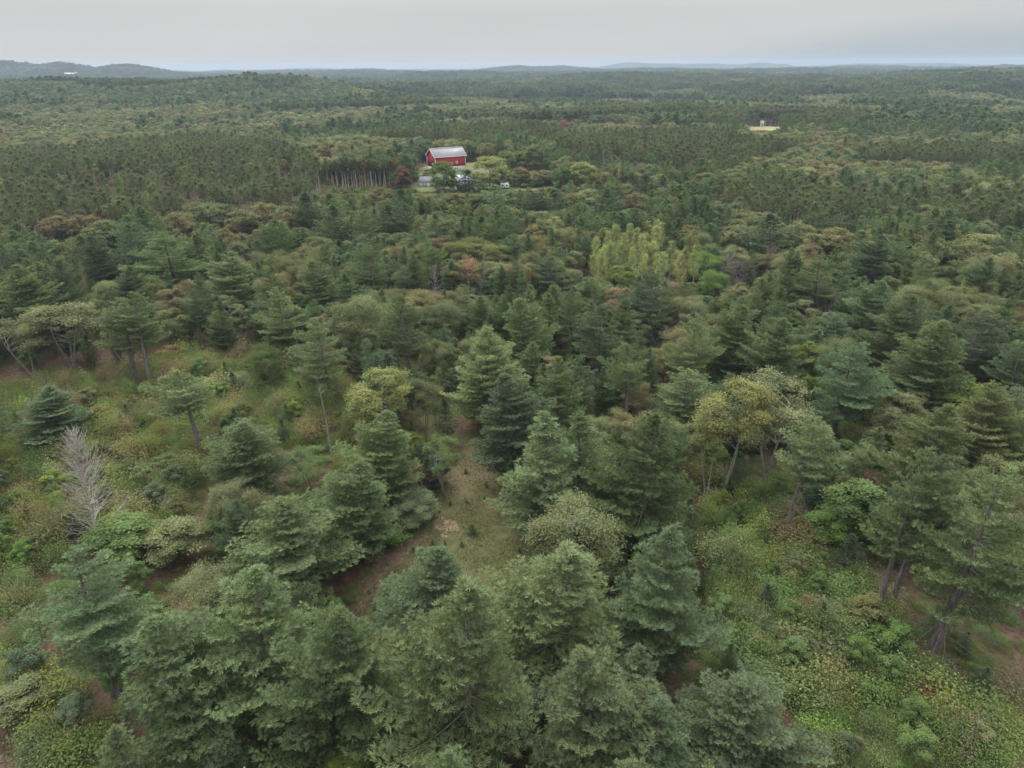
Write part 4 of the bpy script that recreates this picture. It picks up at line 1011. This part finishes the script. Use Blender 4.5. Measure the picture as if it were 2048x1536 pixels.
x, y = scatter_xy(1440, 6200, 29, 39)
z = gz(x, y); n3 = snoise(x, y, 5, 420); n2 = snoise(x, y, 4, 240); u, v, _ = proj(np.c_[x, y, z + 12])
vi = np.where(n2 > .62, 0, np.where(n2 > .38, 1, 2)); vi[n3 > .78] = 3
for p in RP: vi[inpoly(u, v, p)] = 3
tn = np.array(['oak', 'oak', 'pine', 'redpine'], object)[vi]; q = RNG.random(len(x)); tn[(vi == 0) & (q < .25)] = 'hillbrown'; tn[(vi < 2) & (q > .35)] = 'hill'
s = RNG.uniform(.95, 1.2, len(x))
scatter('distant_forest', np.c_[x, y, z - .3], RNG.integers(0, 4, len(x)) * 1.5708, np.c_[s, s, s * RNG.uniform(.8, 1.15, len(x))], vi, cols(tn, .1), GV, 'endless mixed forest fading towards the horizon hills')

# the orange dead pine
t = OT
tb, cb_ = pine(330, H=t['H'], cb=.48, Rr=t['Rd'] * 1.25, gap=.95, skip=.3, flat=.6, dens=.8, wide=.5, dead=.4)
root = bpy.data.objects.new('dead_pine', None); COL.objects.link(root); root.location = (t['x'], t['y'], t['z'])
tb.build('trunk', MT['dead'], root, True); c = cb_.build('crown', MT['needle'], root); c['leaf_color'] = TONE['orange']
tag(root, 'dead pine with bright orange-brown needles on a bare trunk', 'dead tree')

# ------------------------------------------------------------------ brush in the clearings
def in_any(x, y, polys):
    o = np.zeros(len(x), bool)
    for p in polys: o |= inpoly(x, y, p)
    return o
STONE = ['dark', 'green', 'bright', 'green', 'lime', 'green', 'bright', 'oak', 'green', 'lime', 'brown', 'rust', 'yellow']
x, y = scatter_xy(35, 165, 1.25, 44)
inop = in_any(x, y, [WL, WR]); n5 = snoise(x, y, 12, 13); n6 = snoise(x, y, 13, 9); dd = np.hypot(x, y)
lane = inpoly(x, y, LANE)
keep = (inop & ((n5 > .20) | (RNG.random(len(x)) < .35))) | (~inop & ~lane & (RNG.random(len(x)) < .42) & ~inpoly(x, y, WB))
# bare litter strips on the slope
for a, b_, wd in (((1600, 1190), (1760, 1290), 2.0), ((1760, 1290), (2020, 1400), 3.2), ((1690, 1380), (1720, 1480), 1.6), ((1430, 990), (1640, 1080), 3.0)):
    A, B = at(*a)[:2], at(*b_)[:2]; AB = B - A; P = np.c_[x, y] - A; s = np.clip(P @ AB / (AB @ AB), 0, 1)
    keep &= ~((np.hypot(*(P - s[:, None] * AB).T) < wd) & (RNG.random(len(x)) < .86))
x, y, inop, n5, n6 = x[keep], y[keep], inop[keep], n5[keep], n6[keep]
n = len(x); z = gz(x, y)
H = np.where(inop, RNG.uniform(.7, 2.6, n) * (.7 + .9 * n6), RNG.uniform(.4, 1.2, n)); Rd = H * RNG.uniform(.55, 1.0, n) + .2
big = RNG.random(n) < .05; H[big & inop] *= 1.7
tq = np.clip(RNG.random(n) * .55 + n6 * .45, 0, .999); tq = np.clip(tq + .20 * inpoly(x, y, WL), 0, .999); tone = np.array(STONE, object)[(tq * len(STONE)).astype(int)]
tone[RNG.random(n) < .005] = 'red'
vi = RNG.integers(0, 6, n); col = cols(tone, .18)
u, v, dep = proj(np.c_[x, y, z + H]); vis = (u > 0) & (u < 2048) & (v < 1530) & inop
order = np.argsort(-(H + Rd) / dep * vis); top = order[:290]; isb = np.zeros(n, bool); isb[top] = True
L = LIB['shrub']
for i in top:
    form, H0, R0, tm, cm = L[vi[i]]
    root = bpy.data.objects.new('shrub', None); COL.objects.link(root); root.location = (x[i], y[i], z[i] - .03); root.rotation_euler[2] = RNG.uniform(0, 6.28)
    root.scale = (Rd[i] / R0, Rd[i] / R0, H[i] / H0)
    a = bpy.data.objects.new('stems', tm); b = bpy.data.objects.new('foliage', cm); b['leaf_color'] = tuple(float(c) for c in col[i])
    for o in (a, b): COL.objects.link(o); o.parent = root
    w = 'in the brushy clearing with the grey snag' if inpoly(x[i:i+1], y[i:i+1], WL)[0] else 'on the brushy slope strewn with grey branches'
    sz = 'tall' if H[i] > 2.2 else ('knee-high' if H[i] < 1.3 else 'waist-high')
    tag(root, f'{sz} {form} {TWORD[tone[i]]} shrub {w}', 'shrub', f'shrubs {w}')
m = ~isb
scatter('undergrowth', np.c_[x, y, z - .03][m], RNG.uniform(0, 6.28, m.sum()), np.c_[Rd, Rd, H][m] / np.array([(l[2], l[2], l[1]) for l in L])[vi[m]], vi[m], col[m], [l[4] for l in L], 'tangled low brush, brambles and ferns covering the clearings')

gb = Buf(); rr_ = np.random.default_rng(77); q = rr_.normal(0, .28, (26, 3)) * (1, 1, 0)
tufts(gb, q, np.tile((0, 0, 1.0), (26, 1)) + q * .8 + rr_.normal(0, .15, (26, 3)), rr_.uniform(.5, 1.0, 26), .03, 4, rr_, rr_.uniform(.2, .9, 26), 0, .45)
sb = Buf()
for i in range(9):
    a = rr_.uniform(0, 6.28); e = np.array((math.cos(a) * rr_.uniform(.2, .9), math.sin(a) * rr_.uniform(.2, .9), rr_.uniform(.5, 1.5)))
    sb.tube(np.array([e * (.1, .1, 0), e * (.5, .5, .6), e]), [.016, .012, .006], 3, rr_.uniform(.3, 1))
gx, gy = scatter_xy(40, 160, 1.7, 43); m = in_any(gx, gy, [WL, WR]) & (snoise(gx, gy, 31, 10) > .62); gx, gy = gx[m], gy[m]; n = len(gx); s_ = RNG.uniform(.6, 1.5, n)
scatter('tall_grass', np.c_[gx, gy, gz(gx, gy)], RNG.uniform(0, 6.28, n), np.c_[s_, s_, s_], np.zeros(n, int), np.array((.098, .098, .046)) * np.exp(RNG.normal(0, .2, (n, 1))), [gb.mesh('grass_clump', [MT['leaf']])], 'dry tall grass and fern clumps among the clearing shrubs')
gx, gy = scatter_xy(40, 160, 3.6, 43); m = in_any(gx, gy, [WL, WR]) | (RNG.random(len(gx)) < .12); m &= ~inpoly(gx, gy, LANE); gx, gy = gx[m], gy[m]; n = len(gx); s_ = RNG.uniform(.6, 1.6, n)
scatter('dead_stem_debris', np.c_[gx, gy, gz(gx, gy)], RNG.uniform(0, 6.28, n), np.c_[s_, s_, s_], np.zeros(n, int), np.full((n, 3), .1), [sb.mesh('stem_clump', [MT['dead']])], 'bare grey stems and twigs poking out of the brush')

gx, gy = scatter_xy(250, 430, 3.0, 16); u, v, _ = proj(np.c_[gx, gy, gz(gx, gy)])
m = (u > 630) & (u < 1250) & ~in_any(gx, gy, [LAWN]); m |= in_any(gx, gy, [TRK]); gx, gy = gx[m], gy[m]; n = len(gx); hh = RNG.uniform(.7, 1.7, n); vi_ = RNG.integers(0, 6, n); rd = hh * RNG.uniform(.6, 1.0, n)
scatter('farm_edge_undergrowth', np.c_[gx, gy, gz(gx, gy)], RNG.uniform(0, 6.28, n), np.c_[rd, rd, hh] / np.array([(l[2], l[2], l[1]) for l in L])[vi_], vi_, cols(np.array(['green', 'willow', 'oak', 'lime', 'hill', 'brown'], object)[RNG.integers(0, 6, n)]), [l[4] for l in L], 'low scrub at the edge of the woods around the farm lawn')

# ---- grass on the lane
A = np.array(LANE); lo, hi = A.min(0) - 2, A.max(0) + 2
n = 48000; gx, gy = RNG.uniform(lo[0], hi[0], n), RNG.uniform(lo[1], hi[1], n)
m = inpoly(gx, gy, LANE) & (snoise(gx, gy, 21, 7) > RNG.uniform(.1, .6, n)); gx, gy = gx[m], gy[m]
b = Buf(); P = np.c_[gx, gy, gz(gx, gy)]
tufts(b, P, np.tile((0, 0, 1.0), (len(P), 1)) + RNG.normal(0, .6, (len(P), 3)), RNG.uniform(.12, .32, len(P)), .05, 3, RNG, RNG.uniform(.2, .9, len(P)), 0, .7)
g = b.build('grass', MT['leaf']); g['leaf_color'] = (.104, .104, .044); tag(g, 'short dry olive grass growing along the lane', None, None, 'stuff')

# ---- fallen branches and arched saplings
def fallen(px, py, seed, ln=3.0, label='grey fallen branch lying on the brushy slope', group='grey fallen branches on the brushy slope', mat='dead', lift=.12):
    r = np.random.default_rng(seed); p = at(px, py); b = Buf(); a = r.uniform(0, 3.14)
    d = np.array((math.cos(a), math.sin(a), 0)); s = np.linspace(-.5, .5, 6)[:, None]
    pts = p + d * ln * s + np.array((0, 0, 1)) * (lift + .25 * r.random() * (s + .5)) + r.normal(0, .06, (6, 3))
    b.tube(pts - p, np.linspace(.05, .016, 6) * r.uniform(.6, 1.3), 5, r.uniform(.4, 1))
    for k in range(r.integers(1, 4)):
        q = pts[r.integers(1, 5)] - p; e = q + nrm(d * r.uniform(.3, 1) + np.cross(d, (0, 0, 1)) * r.choice((-1, 1)) * .8 + np.array((0, 0, r.uniform(0, .5)))) * ln * r.uniform(.2, .4)
        b.tube(np.array([q, (q + e) / 2 + r.normal(0, .04, 3), e]), [.02, .014, .008], 4, r.uniform(.4, 1))
    o = b.build('fallen_branch', MT[mat], None, True); o.location = p; tag(o, label, 'branch', group)
for i in range(46):
    a, b_ = ((1600, 1190), (1760, 1290)) if i % 4 == 0 else (((1760, 1290), (2020, 1400)) if i % 4 < 3 else ((1690, 1370), (1730, 1480)))
    s = RNG.random(); fallen(a[0] + (b_[0] - a[0]) * s + RNG.normal(0, 22), a[1] + (b_[1] - a[1]) * s + RNG.normal(0, 14), 400 + i, RNG.uniform(.9, 3.0))
for i in range(18):
    fallen(RNG.uniform(1430, 1640), RNG.uniform(1000, 1080), 450 + i, RNG.uniform(1.5, 4.5), 'brown fallen branch on litter below the leaning pine', 'fallen branches below the leaning pine', 'dead_brown')
for i in range(22):
    c = ((388, 1040), (394, 1085), (40, 1000), (90, 1450), (370, 885), (560, 740), (130, 755))[i % 7]
    fallen(c[0] + RNG.normal(0, 12), c[1] + RNG.normal(0, 8), 480 + i, RNG.uniform(1.0, 3.2), 'grey broken branch piled in the snag clearing', 'branch piles in the snag clearing')
def arch(px, py, seed, h=3.2, reach=2.6):
    r = np.random.default_rng(seed); p = at(px, py); a = r.uniform(0, 6.28); d = np.array((math.cos(a), math.sin(a), 0)); s = np.linspace(0, 1, 10)[:, None]
    pts = d * reach * s ** 1.3 + np.array((0, 0, 1)) * h * (np.sin(s * 2.25)) + r.normal(0, .03, (10, 3))
    root = bpy.data.objects.new('bent_sapling', None); COL.objects.link(root); root.location = p
    b = Buf(); b.tube(pts, np.linspace(.045, .012, 10), 5, .9); b.build('stem', MT['aspen' if False else 'bark_aspen'], root, True)
    c = Buf(); q = pts[4:][r.integers(0, 6, 130)] + r.normal(0, .28, (130, 3)); leaves(c, q, np.tile((0, 0, 1.0), (130, 1)), .17, r, .5); o = c.build('foliage', MT['leaf'], root); o['leaf_color'] = TONE[('lime', 'brown', 'oak')[seed % 3]]
    tag(root, 'slender pale sapling bent over in an arch above the brush', 'sapling', 'arched saplings in the clearings')
for i, (px, py) in enumerate([(1640, 1300), (1560, 1225), (1545, 1190), (1470, 1330), (1500, 1290), (1700, 1190), (300, 955), (520, 800), (455, 800), (60, 800), (420, 820), (1590, 1140), (270, 1090), (500, 830)]):
    arch(px, py, 520 + i, RNG.uniform(2.4, 4.2), RNG.uniform(1.8, 3.4))

# ------------------------------------------------------------------ the farm
def plain(name, c, rough=.7, var=.12, scale=1.5, spec=.3): return mat_noise(name, tuple(v * (1 - var) for v in c), tuple(min(1, v * (1 + var)) for v in c), scale, rough, spec=spec)
MT['barn_red'] = mat_noise('barn_red_boards', (.26, .022, .035), (.36, .035, .05), 4, .75, stretch=(3, 3, .25))
MT['white'] = plain('white_paint', (.55, .55, .54), .6, .06); MT['roof_tin'] = mat_noise('tin_roof', (.165, .165, .185), (.20, .20, .22), 1.2, .5, stretch=(2.5, .2, .2), spec=.4)
MT['stone'] = mat_noise('field_stone', (.30, .26, .23), (.50, .45, .41), 1.8); MT['glass'] = plain('dark_glass', (.03, .035, .04), .15, .1, spec=.5)
MT['shingle'] = mat_noise('grey_shingles', (.10, .10, .115), (.15, .15, .17), 3); MT['pale_roof'] = plain('pale_metal_roof', (.29, .325, .35), .5, .05); MT['rubber'] = plain('rubber', (.03, .03, .03), .8)
MT['steel'] = plain('galvanised_steel', (.45, .46, .48), .5)

def farm_root(name, px, py, yaw, label, cat):
    o = bpy.data.objects.new(name, None); COL.objects.link(o); p = at(px, py); o.location = (p[0], p[1], p[2] + .1); o.rotation_euler[2] = yaw
    tag(o, label, cat); return o
def part(name, m, root, *boxes):
    b = Buf()
    for x0, x1, y0, y1, z0, z1 in boxes: b.box(x0, x1, y0, y1, z0, z1)
    return b.build(name, MT[m], root)
def gable(name, m, root, prof, x0, x1):
    """profile in (y, z), extruded along x"""
    b = Buf(); b.prism(prof, x0, x1); v = b.v[0]; b.v[0] = v[:, [1, 0, 2]]; b.f[0] = b.f[0][:, ::-1]
    return b.build(name, MT[m], root)

# barn: origin at its near bottom corner, +x along the long side, +y along the gable
L_, W_, F_, E_, RG = 17.8, 11.0, 2.3, 8.0, 11.5
barn = farm_root('barn', 871.5, 345, R(29), 'big red barn with white trim and pale metal roof on stone footing', 'barn')
part('foundation', 'stone', barn, (0, L_, 0, .5, -1.5, F_), (0, L_, W_ - .5, W_, -1.5, F_), (0, .5, .5, W_ - .5, -1.5, F_), (L_ - .5, L_, .5, W_ - .5, -1.5, F_))
part('wall', 'barn_red', barn, (.06, L_ - .06, .06, .3, F_, E_)); part('wall', 'barn_red', barn, (.06, L_ - .06, W_ - .3, W_ - .06, F_, E_))
cyb = W_ / 2
for x0, x1 in ((.07, .3), (L_ - .3, L_ - .07)):
    gable('gable_wall', 'barn_red', barn, [(.31, F_), (W_ - .31, F_), (W_ - .31, E_ - .02), (cyb + 3.0, 9.65), (cyb, RG - .35), (cyb - 3.0, 9.65), (.31, E_ - .02)], x0, x1)
def slope(sg):
    o_, k, e = cyb, cyb + sg * 3.2, cyb + sg * (cyb + .75)
    return [(o_, RG), (k, 9.55), (e, E_ - .45), (e, E_ - .25), (k, 9.75), (o_, RG + .22)]
def strip_prism(name, m, root, prof, x0, x1):
    p = np.array(prof); n = len(p); V = np.concatenate([np.c_[np.full(n, x0), p], np.c_[np.full(n, x1), p]]); f = []
    for i in range(n):
        j = (i + 1) % n; f += [(i, j, n + j), (i, n + j, n + i)]
    for a, b_, c, d in ((0, 1, 4, 5), (1, 2, 3, 4)): f += [(a, b_, c), (a, c, d), (n + a, n + c, n + b_), (n + a, n + d, n + c)]
    b = Buf(); b.add(V, f); return b.build(name, MT[m], root)
rf = strip_prism('roof', 'roof_tin', barn, slope(-1), -.7, L_ + .7); rf2 = strip_prism('roof', 'roof_tin', barn, slope(1), -.7, L_ + .7)
for sg in (-1, 1):
    pr = [(a + (0), b_ + (.03 if i > 2 else -.16)) for i, (a, b_) in enumerate(slope(sg))]
    strip_prism('verge_board', 'white', barn, pr, -.82, -.704); strip_prism('verge_board', 'white', barn, pr, L_ + .704, L_ + .82)
part('ridge_cap', 'white', barn, (-.8, L_ + .8, cyb - .25, cyb + .25, RG + .16, RG + .30)); part('gutter', 'white', barn, (-.7, L_ + .7, -.95, -.76, E_ - .52, E_ - .28))
for cx_ in (0, L_):
    for cy_ in (0, W_): part('corner_board', 'white', barn, (cx_ - .14, cx_ + .14, cy_ - .14, cy_ + .14, F_ - .1, E_ - .2))
part('sill_board', 'white', barn, (.2, L_ - .2, -.04, .05, F_ - .06, F_ + .1))
def octo(name, m, root, cx_, cz, r1, r2, y0, y1, axis='y'):
    b = Buf(); n = 8; th = np.arange(n) / n * 6.283 + .3927; V = []
    for rr_ in (r1, r2):
        for yy in (y0, y1): V += [(cx_ + rr_ * math.cos(a), yy, cz + rr_ * math.sin(a)) for a in th]
    f = []
    for i in range(n):
        j = (i + 1) % n
        for a, b_ in ((0, n), (n, 3 * n), (3 * n, 2 * n), (2 * n, 0)): f += [(a + i, a + j, b_ + j), (a + i, b_ + j, b_ + i)]
    V = np.array(V); 
    b.add(V, f); return b.build(name, MT[m], root)
wd = octo('window', 'white', barn, L_ * .71, 4.3, .75, .42, -.08, .05)
b = Buf(); b.box(L_ * .71 - .40, L_ * .71 + .40, -.02, .04, 3.9, 4.7); b.build('pane', MT['glass'], wd)
part('door_track', 'white', barn, (L_ * .48, L_ * .60, -.10, .05, 4.05, 4.3)); 
for q in (.61, .67, .73):
    w_ = part('window', 'white', barn, (L_ * q - .42, L_ * q + .42, -.08, .02, .9, 2.0)); part('pane', 'glass', w_, (L_ * q - .2, L_ * q + .2, -.1, -.07, 1.1, 1.8))
dr = part('door', 'white', barn, (L_ * .83 - .55, L_ * .83 + .55, -.1, .02, -.2, 2.05)); part('pane', 'glass', dr, (L_ * .83 - .25, L_ * .83 + .25, -.13, -.09, 1.0, 1.7))
w_ = part('window', 'white', barn, (-.05, .10, 3.2, 4.5, 3.0, 4.2)); part('pane', 'glass', w_, (-.08, -.04, 3.5, 4.2, 3.2, 4.0))

def small_house(name, px, py, yaw, L, W, E, G, wallm, roofm, label, cat='house'):
    r_ = farm_root(name, px, py, yaw, label, cat); c = W / 2
    part('wall', wallm, r_, (0, L, 0, .2, -1, E)); part('wall', wallm, r_, (0, L, W - .2, W, -1, E))
    for x0, x1 in ((.01, .2), (L - .2, L - .01)): gable('gable_wall', wallm, r_, [(.21, -1), (W - .21, -1), (W - .21, E), (c, G - .15), (.21, E)], x0, x1)
    for sg in (-1, 1):
        e = c + sg * (c + .4); ze = E - .4 * (G - E) / c
        b = Buf(); V = np.array([(xx, yy, zz) for xx in (-.4, L + .4) for yy, zz in ((c, G), (e, ze), (e, ze + .15), (c, G + .15))])
        f = [];
        for a, b_, c_, d in ((0, 1, 2, 3), (4, 7, 6, 5), (0, 4, 5, 1), (1, 5, 6, 2), (2, 6, 7, 3), (3, 7, 4, 0)): f += [(a, b_, c_), (a, c_, d)]
        b.add(V, f); b.build('roof', MT[roofm], r_)
    return r_
g1 = small_house('garage', 838.5, 374, R(-8), 8.5, 6.0, 2.5, 4.4, 'white', 'shingle', 'low white garage with a grey shingled roof near the maroon maple', 'garage')
for q in (1.6, 5.2):
    dd_ = part('garage_door', 'pale_roof', g1, (q, q + 2.4, -.06, .03, -.4, 2.1)); part('handle', 'steel', dd_, (q + 1.1, q + 1.3, -.1, -.05, .8, .9))
h1 = small_house('farmhouse', 907, 371, R(-22), 9, 6.0, 2.6, 4.6, 'white', 'pale_roof', 'white farmhouse with pale metal roof half hidden by the dark spruce')
for q in (1.2, 4.0, 7.0):
    w_ = part('window', 'pale_roof', h1, (q, q + 1.1, -.07, .03, .9, 2.1)); part('pane', 'glass', w_, (q + .12, q + .98, -.1, -.06, 1.0, 2.0))
dr = part('door', 'barn_red', h1, (5.6, 6.5, -.07, .03, -.2, 2.0)); part('handle', 'steel', dr, (6.3, 6.4, -.12, -.06, .9, 1.0))
part('chimney', 'stone', h1, (4.4, 5.0, 2.7, 3.3, 4.0, 5.5))
h2 = small_house('shed', 914, 381, R(-10), 4.6, 3.6, 2.3, 3.5, 'white', 'pale_roof', 'small white shed under the dark spruce', 'shed')
dr = part('door', 'pale_roof', h2, (1.6, 2.6, -.06, .03, -.2, 1.9)); part('handle', 'steel', dr, (2.4, 2.5, -.1, -.05, .8, .9))
# travel trailer
tr = farm_root('travel_trailer', 1001, 379, R(6), 'white boxy travel trailer parked on the lawn', 'trailer')
b = Buf(); b.prism([(0, .5), (3.9, .5), (4.2, 1.1), (4.1, 2.3), (3.7, 2.75), (.2, 2.75), (0, 2.5)], 0, 2.2); b.build('body', MT['white'], tr)
for q in (.6, 2.6):
    part('window', 'glass', tr, (q, q + .9, -.04, .02, 1.5, 2.1))
part('door', 'steel', tr, (1.75, 2.35, -.05, .02, .6, 2.3)); part('drawbar', 'steel', tr, (4.0, 5.2, 1.0, 1.2, .45, .6))
for yy in (-.06, 2.06):
    b = Buf(); th = np.arange(12) / 12 * 6.283; V = np.concatenate([np.c_[1.7 + .36 * np.cos(th), np.full(12, yy), .36 + .36 * np.sin(th)], np.c_[1.7 + .36 * np.cos(th), np.full(12, yy + .2), .36 + .36 * np.sin(th)]])
    f = [(i, (i + 1) % 12, 12 + (i + 1) % 12) for i in range(12)] + [(i, 12 + (i + 1) % 12, 12 + i) for i in range(12)] + [(0, i + 1, i) for i in range(1, 11)] + [(12, 12 + i, 13 + i) for i in range(1, 11)]
    b.add(V, f); b.build('wheel', MT['rubber'], tr)
# yard lamp
yl = farm_root('yard_lamp', 1010.5, 376, 0, 'slim pole lamp beside the white travel trailer', 'lamp')
b = Buf(); b.tube([(0, 0, -.3), (0, 0, 3), (0, 0, 6)], [.11, .09, .07], 7); b.build('pole', MT['steel'], yl, True)
b = Buf(); b.tube([(0, 0, 5.8), (-.4, 0, 6.1), (-.9, 0, 6.15)], .04, 6); b.build('arm', MT['steel'], yl, True)
part('lamp_head', 'white', yl, (-1.3, -.85, -.15, .15, 6.05, 6.22))
# white upright tank near the orchard trees
tk = farm_root('feed_tank', 1104, 369, 0, 'narrow white upright tank beside the orchard trees', 'tank')
b = Buf(); b.tube([(0, 0, .6), (0, 0, .8), (0, 0, 2.4), (0, 0, 2.8), (0, 0, 3.05)], [.12, .55, .55, .4, .05], 14); b.build('body', MT['white'], tk, True)
for a in range(4): part('leg', 'steel', tk, (.45 * math.cos(a * 1.571) - .05, .45 * math.cos(a * 1.571) + .05, .45 * math.sin(a * 1.571) - .05, .45 * math.sin(a * 1.571) + .05, -.2, 1.0))
vn = farm_root('parked_van', 953, 384, R(70), 'white van half hidden between the spruce and the round tree', 'van')
b = Buf(); b.prism([(0, .45), (4.6, .45), (4.65, 1.0), (3.7, 1.25), (3.1, 2.05), (.1, 2.1), (0, 1.2)], 0, 1.8); b.build('body', MT['white'], vn)
part('window', 'glass', vn, (1.2, 2.9, -.03, .02, 1.3, 1.9)); part('headlight', 'glass', vn, (4.6, 4.68, .1, .4, .7, .9)); part('headlight', 'glass', vn, (4.6, 4.68, 1.4, 1.7, .7, .9))
for xx in (.9, 3.7):
    for yy in (-.03, 1.63): part('wheel', 'rubber', vn, (xx - .3, xx + .3, yy, yy + .2, 0, .6), (xx - .2, xx + .2, yy + .001, yy + .199, -.08, .68))
# things far off
hs = farm_root('hunting_tower', 1523, 258, 0, 'small white tower hut at the edge of the pale field', 'tower')
part('cabin', 'white', hs, (-1.4, 1.4, -1.4, 1.4, 4.5, 7.2)); part('roof', 'steel', hs, (-1.7, 1.7, -1.7, 1.7, 7.2, 7.5))
for a in (-1.2, 1.2):
    for c_ in (-1.2, 1.2): part('leg', 'white', hs, (a - .15, a + .15, c_ - .15, c_ + .15, -.5, 4.5))
w1 = small_house('white_barn', 130, 156.5, R(10), 36, 16, 16, 22, 'white', 'pale_roof', 'long white barn at the foot of the far wooded ridge', 'barn'); part('door', 'steel', w1, (14, 20, -.2, .05, 0, 12))
w2 = small_house('white_outbuilding', 146, 153.5, R(-10), 24, 14, 15, 19, 'white', 'pale_roof', 'small white outbuilding beside the long white barn under the ridge', 'barn'); part('door', 'steel', w2, (10, 14, -.2, .05, 0, 10))
p = at(1958, 141)
wt = bpy.data.objects.new('water_tower', None); COL.objects.link(wt); wt.location = p; wt.scale = (.34, .34, .34); tag(wt, 'tiny white water tower above the far wooded hill', 'tower')
b = Buf(); b.tube([(0, 0, -2), (0, 0, 22), (0, 0, 24)], [1.6, 1.3, 2.2], 12); b.build('column', MT['white'], wt, True)
b = Buf(); th = np.linspace(-1.5, 1.5, 9); b.tube([(0, 0, 29 + 6 * math.sin(a)) for a in th], [6.5 * math.cos(a) for a in th], 16); b.build('tank', MT['white'], wt, True)

# ------------------------------------------------------------------ air
def make_haze():
    b = Buf(); S = 10600; b.box(-S, S, -10600, S, -45, 86)
    m, t_, n, l, o = mat_new('haze_air'); m.node_tree.nodes
    v = n('ShaderNodeVolumePrincipled'); v.inputs['Color'].default_value = (.46, .57, .72, 1); v.inputs['Density'].default_value = HAZE; v.inputs['Anisotropy'].default_value = .2
    v.inputs['Density Attribute'].default_value = ''; v.inputs['Temperature Attribute'].default_value = ''
    l(v.outputs[0], o.inputs['Volume'])
    h = b.build('haze', m); tag(h, 'thin bluish haze over the distant forest', None, None, 'stuff')
HAZE = 1.2e-4
make_haze()
